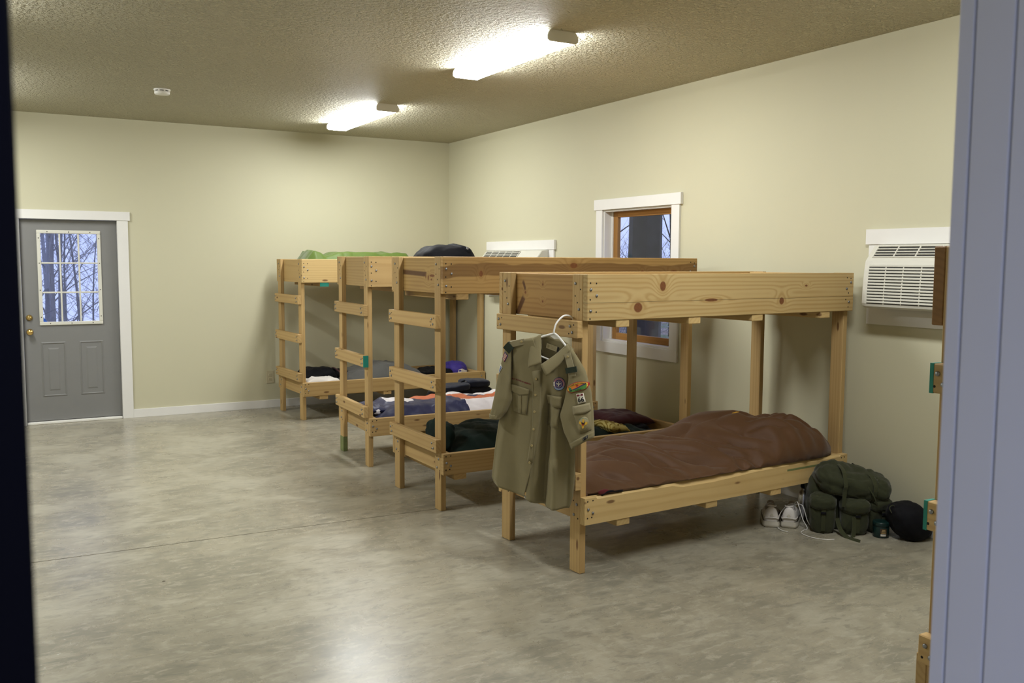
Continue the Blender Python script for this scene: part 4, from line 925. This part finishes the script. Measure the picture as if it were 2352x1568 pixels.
def text_on(name, s_, size, cx_, cz_, ang, mat, par, bvh, off, arc=0., bold=.0):
    cu = bpy.data.curves.new(name, 'FONT'); cu.body = s_; cu.size = size; cu.align_x = 'CENTER'; cu.align_y = 'CENTER'; cu.resolution_u = 2; cu.offset = bold
    tmp = bpy.data.objects.new(name+'_curve', cu); COL.objects.link(tmp); bpy.context.view_layer.update()
    me = bpy.data.meshes.new_from_object(tmp.evaluated_get(bpy.context.evaluated_depsgraph_get())); bpy.data.objects.remove(tmp); bpy.data.curves.remove(cu)
    ca, sa = math.cos(ang), math.sin(ang)
    for v_ in me.vertices:
        x, y = v_.co.x, v_.co.y
        if arc: th_ = x/arc; x, y = (arc+y)*math.sin(th_), (arc+y)*math.cos(th_)-arc
        X, Z = cx_+x*ca-y*sa, cz_+x*sa+y*ca
        v_.co = (X, proj_y(bvh, X, Z, off), Z)
    me.materials.clear(); me.materials.append(mat); o = bpy.data.objects.new(name, me); return link(o, par)
def cp(n, c, w): return plain(n, c, .75, var=w)
P_red = cp('thread_red', (.32,.012,.016), .1); P_yel = cp('thread_gold', (.72,.42,.04), .1); P_or = cp('thread_orange', (.70,.22,.03), .1); P_grn = cp('thread_green', (.08,.24,.05), .15); P_teal = cp('thread_teal', (.02,.16,.12), .1)
P_blk = cp('thread_black', (.012,.012,.014), .1); P_wht = cp('thread_white', (.66,.62,.52), .04); P_pur = cp('thread_purple', (.045,.028,.14), .1); P_blu = cp('thread_blue', (.07,.13,.34), .1); P_tan = cp('thread_tan', (.33,.28,.15), .06); P_nav = cp('thread_navy', (.02,.03,.10), .1); P_dr = cp('thread_dark_red', (.16,.02,.03), .1)
# pockets
def off_poly(pts): return pts
pL_ = decal('pocket', [(-.231,.985),(-.119,.978),(-.134,.856),(-.176,.858),(-.218,.866)], M['khaki'], sh, BV_B, .006, 3, .003); tag(pL_, 'chest pocket on the left of the view')
decal('flap', [(-.234,1.012),(-.112,.992),(-.116,.966),(-.150,.962),(-.185,.955),(-.214,.968),(-.232,.978)], M['khaki'], pL_, BV_B, .011, 3, .003)
decal('pleat', [(-.190,.955),(-.165,.955),(-.164,.858),(-.187,.860)], M['khaki'], pL_, BV_B, .009, 2, .002)
pR_ = decal('pocket', [(-.020,.915),(.058,.915),(.052,.800),(-.032,.803)], M['khaki'], sh, BV_B, .008, 3, .003); tag(pR_, 'chest pocket partly behind the sleeve')
decal('flap', [(-.024,.968),(.066,.965),(.064,.905),(.020,.910),(-.022,.922)], M['khaki'], pR_, BV_B, .013, 3, .003)
text_on('name_strip', 'BOY SCOUTS OF AMERICA', .0102, -.170, 1.030, -.16, P_dr, sh, BV_B, .003, bold=.0004)
decal('placket', [(-.100,1.09),(-.052,1.10),(-.054,.86),(-.074,.72),(-.093,.6),(-.125,.6),(-.106,.72),(-.094,.86),(-.090,1.0)], M['khaki'], sh, BV_B, .003, 3, .0015)
for x, z in ((-.076,1.051),(-.080,.965),(-.084,.876),(-.089,.782),(-.097,.694),(-.108,.603)):
    b_ = lathe('button', [(.0065,0),(.0065,.002),(.0045,.0028),(.003,.0018),(.0003,.0018)], M['button'], sh, 14, (x, proj_y(BV_B, x, z, .005), z), (math.pi/2,0,0))
decal('care_label', [(-.150,.421),(-.136,.413),(-.136,.398),(-.150,.404)], P_wht, sh, BV_B, .002, 0, .001)
# neck tag and epaulets
nt = mk('neck_tag', [(-.036,.012,1.238),(.024,.012,1.220),(.019,.010,1.194),(-.041,.010,1.212)], [(0,1,2,3)], P_wht, sh); nt.data.materials[0] = cp('neck_tag_cloth', (.42,.36,.22), .05)
mk('tag_print', [(-.034+.006*math.cos(k*math.pi/5)+.008,.0098,1.222+.008*math.sin(k*math.pi/5)) for k in range(10)], [tuple(range(10))], P_tan, nt)
for k in range(3): mk('tag_print', [(-.014,.0098,1.228-.007*k),(.016,.0098,1.219-.007*k),(.016,.0096,1.2165-.007*k),(-.014,.0096,1.2255-.007*k)], [(0,1,2,3)], P_tan, nt)
mk('size_tab', [(.024,.011,1.220),(.034,.011,1.217),(.030,.010,1.193),(.021,.010,1.196)], [(0,1,2,3)], P_blk, nt)
def strip(name, P0, w, mat, par, th=.004, k=5):
    P = catmull(P0, k); V = []; Fc = []
    for i, p_ in enumerate(P):
        t_ = (P[min(i+1, len(P)-1)]-P[max(i-1, 0)]).normalized(); sd_ = t_.cross(Vector((0,-1,0))).normalized(); nn = sd_.cross(t_).normalized()
        for a, b in ((-1,-1),(1,-1),(1,1),(-1,1)): V.append(p_+sd_*w/2*a+nn*th/2*b)
    for i in range(len(P)-1):
        for q_ in range(4): Fc.append((i*4+q_, i*4+(q_+1)%4, i*4+4+(q_+1)%4, i*4+4+q_))
    Fc.append((0,1,2,3)); e = (len(P)-1)*4; Fc.append((e,e+1,e+2,e+3)); return mk(name, V, Fc, mat, par)
e1 = strip('epaulet', [(-.150,-.020,1.243),(-.19,-.022,1.234),(-.232,-.020,1.222)], .030, M['khaki_light'], sh); lathe('button', [(.0065,0),(.0065,.002),(.0045,.003),(.0003,.002)], M['button'], e1, 14, (-.166,-.0235,1.242), (math.pi/2,0,0))
strip('shoulder_loop', [(-.228,-.022,1.222),(-.245,-.022,1.205),(-.258,-.018,1.190)], .046, M['loop'], e1, .006)
e2 = strip('epaulet', [(.094,-.026,1.192),(.110,-.034,1.150),(.124,-.040,1.108),(.131,-.042,1.078)], .036, M['khaki_light'], sh); lathe('button', [(.0065,0),(.0065,.002),(.0045,.003),(.0003,.002)], M['button'], e2, 14, (.100,-.033,1.176), (math.pi/2,0,0))
strip('shoulder_loop', [(.1215,-.044,1.124),(.128,-.046,1.096)], .062, M['loop'], e2, .007, 3)
# crest
def circ(cx_, cz_, r_, n=22, a0=0., a1=2*math.pi, sx_=1.): return [(cx_+sx_*r_*math.cos(a0+(a1-a0)*k/n), cz_+r_*math.sin(a0+(a1-a0)*k/n)) for k in range(n)]
def lily(cx_, cz_, s_, ang=0.):
    P = [(0,1),(.16,.7),(.24,.35),(.14,.05),(.34,.10),(.52,.40),(.78,.42),(.86,.12),(.66,-.16),(.30,-.20),(.36,-.34),(.16,-.38),(.22,-.72),(0,-1)]
    P = P+[(-a, b) for a, b in P[-2:0:-1]]; ca, sa = math.cos(ang), math.sin(ang)
    return [(cx_+s_*(a*ca-b*sa), cz_+s_*(a*sa+b*ca)) for a, b in P]
ccx, ccz = .048, 1.030
cr1 = decal('crest_patch', circ(ccx, ccz, .0345, 26, sx_=.92), P_nav, sh, BV_B, .004, 1, .002)
decal('crest_ring', circ(ccx, ccz, .0320, 26, sx_=.92), cp('thread_dusty_pink', (.40,.22,.24), .1), cr1, BV_B, .0055, 1)
decal('crest_ring_lower', [(ccx+.0295*math.cos(a), ccz+.032*math.sin(a)) for a in [math.radians(205+d) for d in range(0, 131, 13)]], cp('thread_pale_blue', (.22,.30,.44), .1), cr1, BV_B, .006, 1)
decal('crest_ring_side', [(ccx-.0295,ccz+.010),(ccx-.018,ccz+.010),(ccx-.018,ccz-.012),(ccx-.0285,ccz-.012)], P_wht, cr1, BV_B, .0063, 1)
text_on('crest_lettering', 'BOY SCOUTS', .0085, ccx, ccz+.0268, 0., P_red, cr1, BV_B, .0075, arc=.0265)
decal('crest_field', circ(ccx, ccz, .0225, 24, sx_=.94), P_pur, cr1, BV_B, .0068, 1)
decal('crest_rope', circ(ccx, ccz, .0165, 24, sx_=.94), P_wht, cr1, BV_B, .0073, 1); decal('crest_centre', circ(ccx, ccz, .0150, 24, sx_=.94), P_pur, cr1, BV_B, .0078, 1)
decal('crest_lily', lily(ccx, ccz, .0135), P_wht, cr1, BV_B, .0086, 1)
# council strip on the sleeve: curved lozenge tilted upwards to the right
cc0 = Vector((.1580, 1.024)); ca_, sa_ = math.cos(.30), math.sin(.30)
def cs(x, y): return (cc0.x+x*ca_-y*sa_, cc0.y+x*sa_+y*ca_)
def lozenge(k):
    top = [(x, .0255-.0165*(x/.070)**2) for x in [(-.066+.132*i/12) for i in range(13)]]
    bot = [(x, -.0235-.0*(x/.07)**2+.010*max(0, abs(x)-.045)/.02) for x in (.058,.045,.02,-.02,-.045,-.058)]
    P = top+[(.0685,.002),(.066,-.008)]+bot+[(-.066,-.008),(-.0685,.002)]
    return [cs(x*(1-k*1.0)*.90, y*(1-k*2.3)*.95) for x, y in P]
c1_ = decal('council_patch', lozenge(0), P_red, sh, BV_R, .004, 2, .002)
decal('sky_field', lozenge(.052), P_yel, c1_, BV_R, .0055, 2)
decal('sunset_field', [cs(p_[0]*.88, p_[1]*.95) for p_ in ((-.050,-.004),(-.030,.010),(0,.016),(.03,.012),(.052,.008),(.03,.0),(.0,-.006),(-.03,-.010))], P_or, c1_, BV_R, .0060, 2)
decal('hill_field', [cs(p_[0]*.88, p_[1]*.95) for p_ in ((-.054,-.012),(-.035,-.006),(-.01,-.005),(.02,.000),(.05,.006),(.060,.006),(.058,-.009),(.052,-.0195),(.02,-.0208),(-.02,-.0208),(-.046,-.0195))], P_grn, c1_, BV_R, .0064, 2)
decal('river_field', [cs(p_[0]*.88, p_[1]*.95) for p_ in ((-.03,-.0065),(.0,-.003),(.03,.004),(.058,.009),(.059,.004),(.03,-.001),(.0,-.0085),(-.03,-.010))], P_pur, c1_, BV_R, .0068, 2)
decal('tree_mark', [cs(a, b) for a, b in circ(-.040, -.003, .008, 12)], P_teal, c1_, BV_R, .0070, 1); decal('tree_mark', [cs(*p_) for p_ in ((-.052,-.010),(-.03,-.008),(-.03,-.011),(-.036,-.011),(-.036,-.017),(-.039,-.017),(-.039,-.012),(-.052,-.013))], P_blk, c1_, BV_R, .0074, 1)
decal('lily_mark', [cs(a, b) for a, b in lily(.004, .006, .0085)], P_red, c1_, BV_R, .0074, 1)
x_, z_ = cs(0, .0165); text_on('lettering', 'DES PLAINES VALLEY COUNCIL', .0076, x_, z_, .30, P_blk, c1_, BV_R, .0082, arc=.125, bold=.0003)
x_, z_ = cs(.006, -.0158); text_on('lettering', 'ILLINOIS', .0088, x_, z_, .30, P_blk, c1_, BV_R, .0080, bold=.0002)
# unit number
n6 = decal('number_patch', [(.157,.988),(.194,.997),(.210,.951),(.171,.938)], P_wht, sh, BV_R, .004, 2, .002)
decal('number_bar', [(.160,.986),(.192,.994),(.195,.984),(.163,.976)], P_dr, n6, BV_R, .0055, 1); decal('number_lily', lily(.1775, .986, .006, .2), P_wht, n6, BV_R, .0062, 0)
text_on('number', '66', .034, .184, .961, .20, P_blk, n6, BV_R, .0062, bold=.0008)
# sleeve pocket, rank badge, small bar
sp_ = decal('sleeve_pocket', [(.146,.892),(.236,.912),(.245,.812),(.187,.790)], M['khaki'], sh, BV_R, .005, 3, .003)
decal('flap', [(.142,.925),(.230,.948),(.238,.912),(.212,.895),(.148,.884)], M['khaki_light'], sp_, BV_R, .010, 3, .003)
rk = decal('rank_patch', [(.205+.026*math.cos(a)+.006*math.sin(a), .842+.036*math.sin(a)) for a in [k*math.pi/11 for k in range(22)]], P_tan, sp_, BV_R, .0078, 1, .001)
text_on('lettering', 'BE PREPARED', .0075, .2055, .8705, .05, P_teal, rk, BV_R, .0100, arc=.030)
decal('lily_mark', lily(.205, .842, .0255), P_yel, rk, BV_R, .0098, 1); decal('eagle_mark', [(.193,.852),(.199,.846),(.203,.850),(.207,.846),(.213,.857),(.212,.842),(.206,.832),(.199,.838)], P_blk, rk, BV_R, .0108, 0); decal('shield_mark', [(.202,.842),(.208,.842),(.2075,.833),(.205,.829),(.2025,.833)], P_red, rk, BV_R, .0116, 0)
sb_ = decal('office_bar', [(.207,.770),(.232,.787),(.233,.772),(.210,.754)], P_blk, sh, BV_R, .006, 1, .002); decal('bar_field', [(.210,.7695),(.2295,.783),(.2305,.773),(.212,.7585)], cp('thread_grey', (.12,.11,.09), .1), sb_, BV_R, .0075, 0)
# flag and blue patch on the other sleeve
fg = decal('flag_patch', [(-.264,1.184),(-.246,1.163),(-.262,1.129),(-.281,1.147)], P_nav, sh, BV_L, .004, 2, .002)
for k in range(7):
    a0_, a1_ = Vector((-.2635,1.180)), Vector((-.249,1.163)); b0_, b1_ = Vector((-.2785,1.147)), Vector((-.264,1.132))
    f0, f1 = k/7, (k+.92)/7; Q = [a0_.lerp(a1_, f0), a0_.lerp(a1_, f1), b0_.lerp(b1_, f1), b0_.lerp(b1_, f0)]
    decal('stripe', [tuple(v_) for v_ in Q], P_red if k % 2 == 0 else P_wht, fg, BV_L, .0055, 1)
bl = decal('blue_patch', [(-.289,1.116),(-.276,1.101),(-.294,1.066),(-.3005,1.076)], P_wht, sh, BV_L, .004, 2, .002); decal('blue_field', [(-.2880,1.110),(-.279,1.100),(-.2935,1.072),(-.2975,1.079)], P_blu, bl, BV_L, .0055, 1)

# ------------------------------------------------------------------ outside: ground, trees, brush
q = NT('leaf_litter'); p = q.pos(); a = q.noise(p, 3., 5.); b = q.noise(p, .7, 3.); c = q.mix(q.ramp(a, .4, .6), (.17,.13,.10), (.36,.30,.25)); c = q.mix(q.ramp(b, .5, .6), c, (.13,.19,.08)); M['ground'] = q.fin(c, .95)
gr = mk('ground', [(-60,-40,-.12),(80,-40,-.12),(80,27,-.12),(-60,27,-.12),(80,80,-13.),(-60,80,-13.)], [(0,1,2,3),(3,2,4,5)], M['ground']); S(gr, 'leaf-strewn ground outside the building')
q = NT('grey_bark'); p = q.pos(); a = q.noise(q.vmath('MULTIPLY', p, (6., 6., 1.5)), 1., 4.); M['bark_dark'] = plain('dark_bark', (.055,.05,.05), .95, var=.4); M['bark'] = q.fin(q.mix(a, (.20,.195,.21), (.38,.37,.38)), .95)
def tree_mesh(seed, h_, r_):
    rr = random.Random(seed); V = []; Fc = []
    def limb(p0, d, L, r0, lev):
        n_ = 5 if lev == 0 else 4; P = [Vector(p0)]; dd = Vector(d)
        for i in range(n_):
            dd = (dd+Vector((rr.uniform(-1,1), rr.uniform(-1,1), rr.uniform(-.3,.6)))*(.05 if lev == 0 else .22)).normalized(); P.append(P[-1]+dd*L/n_)
        R_ = [r0*(1-.75*i/n_) for i in range(n_+1)]; v_, f_ = tube_geo(P, R_, 7 if lev == 0 else 4, False); k = len(V); V.extend(v_); Fc.extend(tuple(i+k for i in q_) for q_ in f_)
        if lev < 3:
            for j in range((10, 4, 3)[lev]):
                t_ = rr.uniform(.18 if lev == 0 else .25, 1.); i = min(int(t_*n_), n_-1); b_ = P[i].lerp(P[i+1], t_*n_-i); az = rr.uniform(0, 6.28)
                nd = (Vector((math.cos(az), math.sin(az), rr.uniform(.1,.9)))+dd*.3).normalized(); limb(b_, nd, L*rr.uniform(.22,.42) if lev == 0 else L*rr.uniform(.35,.6), max(.006, R_[i]*rr.uniform(.25,.45)), lev+1)
    limb((0,0,0), (0,0,1), h_, r_, 0)
    me = bpy.data.meshes.new('bare_tree'); me.from_pydata(V, [], Fc); me.materials.append(M['bark']); return me
TM = [tree_mesh(11+i, hh, rr_) for i, (hh, rr_) in enumerate(((13,.15),(16,.20),(11,.10),(9,.07),(7,.05)))]
rt = random.Random(5)
def tree(x, y, k, label, group, s_=1.):
    o = bpy.data.objects.new('bare_tree', TM[k]); link(o); o.location = (x, y, -.14-max(0, y-27)*.245); o.rotation_euler = (rt.uniform(-.04,.04), rt.uniform(-.04,.04), rt.uniform(0,6.28)); o.scale = (s_, s_, s_); tag(o, label, 'tree', group)
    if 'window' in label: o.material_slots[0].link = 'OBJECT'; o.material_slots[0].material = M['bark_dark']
for i in range(22):
    y = 25.5+i*.95; x = y*(.0+.17*((i*.618) % 1.))+rt.uniform(-.6,.3)
    tree(x, y, i % 5, 'bare winter tree in the woods seen through the door panes', 'woods beyond the door', .78)
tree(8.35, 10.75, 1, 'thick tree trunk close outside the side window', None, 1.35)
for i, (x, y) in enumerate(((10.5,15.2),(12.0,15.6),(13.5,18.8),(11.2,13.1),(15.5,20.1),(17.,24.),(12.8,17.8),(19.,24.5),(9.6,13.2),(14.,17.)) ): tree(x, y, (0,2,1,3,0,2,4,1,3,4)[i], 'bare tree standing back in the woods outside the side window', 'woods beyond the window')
V = []; Fc = []
for i in range(2300):
    if i < 900: y = rt.uniform(17, 42); x = y*rt.uniform(-.04,.20)
    else: x = rt.uniform(9.5, 22); y = x*rt.uniform(1.12,1.5)
    z = rt.uniform(-.1,2.2)**1.0; a = rt.uniform(0,6.28); L = rt.uniform(.4,1.6); d = Vector((math.cos(a)*.55, math.sin(a)*.55, rt.uniform(.1,1.))).normalized()*L; w = rt.uniform(.003,.008); k = len(V)
    p0 = Vector((x, y, max(-.1, z-.3)-max(0, y-27)*.245)); s_ = d.cross(Vector((.3,.4,.8))).normalized()*w; s2 = d.cross(s_).normalized()*w
    V += [p0+s_, p0-s_*.5+s2, p0-s_*.5-s2, p0+d]; Fc += [(k,k+1,k+3),(k+1,k+2,k+3),(k+2,k,k+3)]
br = mk('underbrush', V, Fc, M['bark']); tag(br, 'tangle of bare twigs and underbrush in the woods', 'underbrush', None, 'stuff')
tp = empty('tent', (.62, 17.4, -.12), .3); tag(tp, 'bright blue tarp shelter on the ground outside the door', 'tarp')
mk('tarp', [(-.55,-.5,0),(.55,-.5,0),(.55,.5,0),(-.55,.5,0),(-.3,-.1,.95),(.0,.1,.95)], [(0,1,5,4),(1,2,5),(2,3,4,5),(3,0,4),(0,3,2,1)], plain('blue_tarp', (.02,.14,.42), .4), tp)
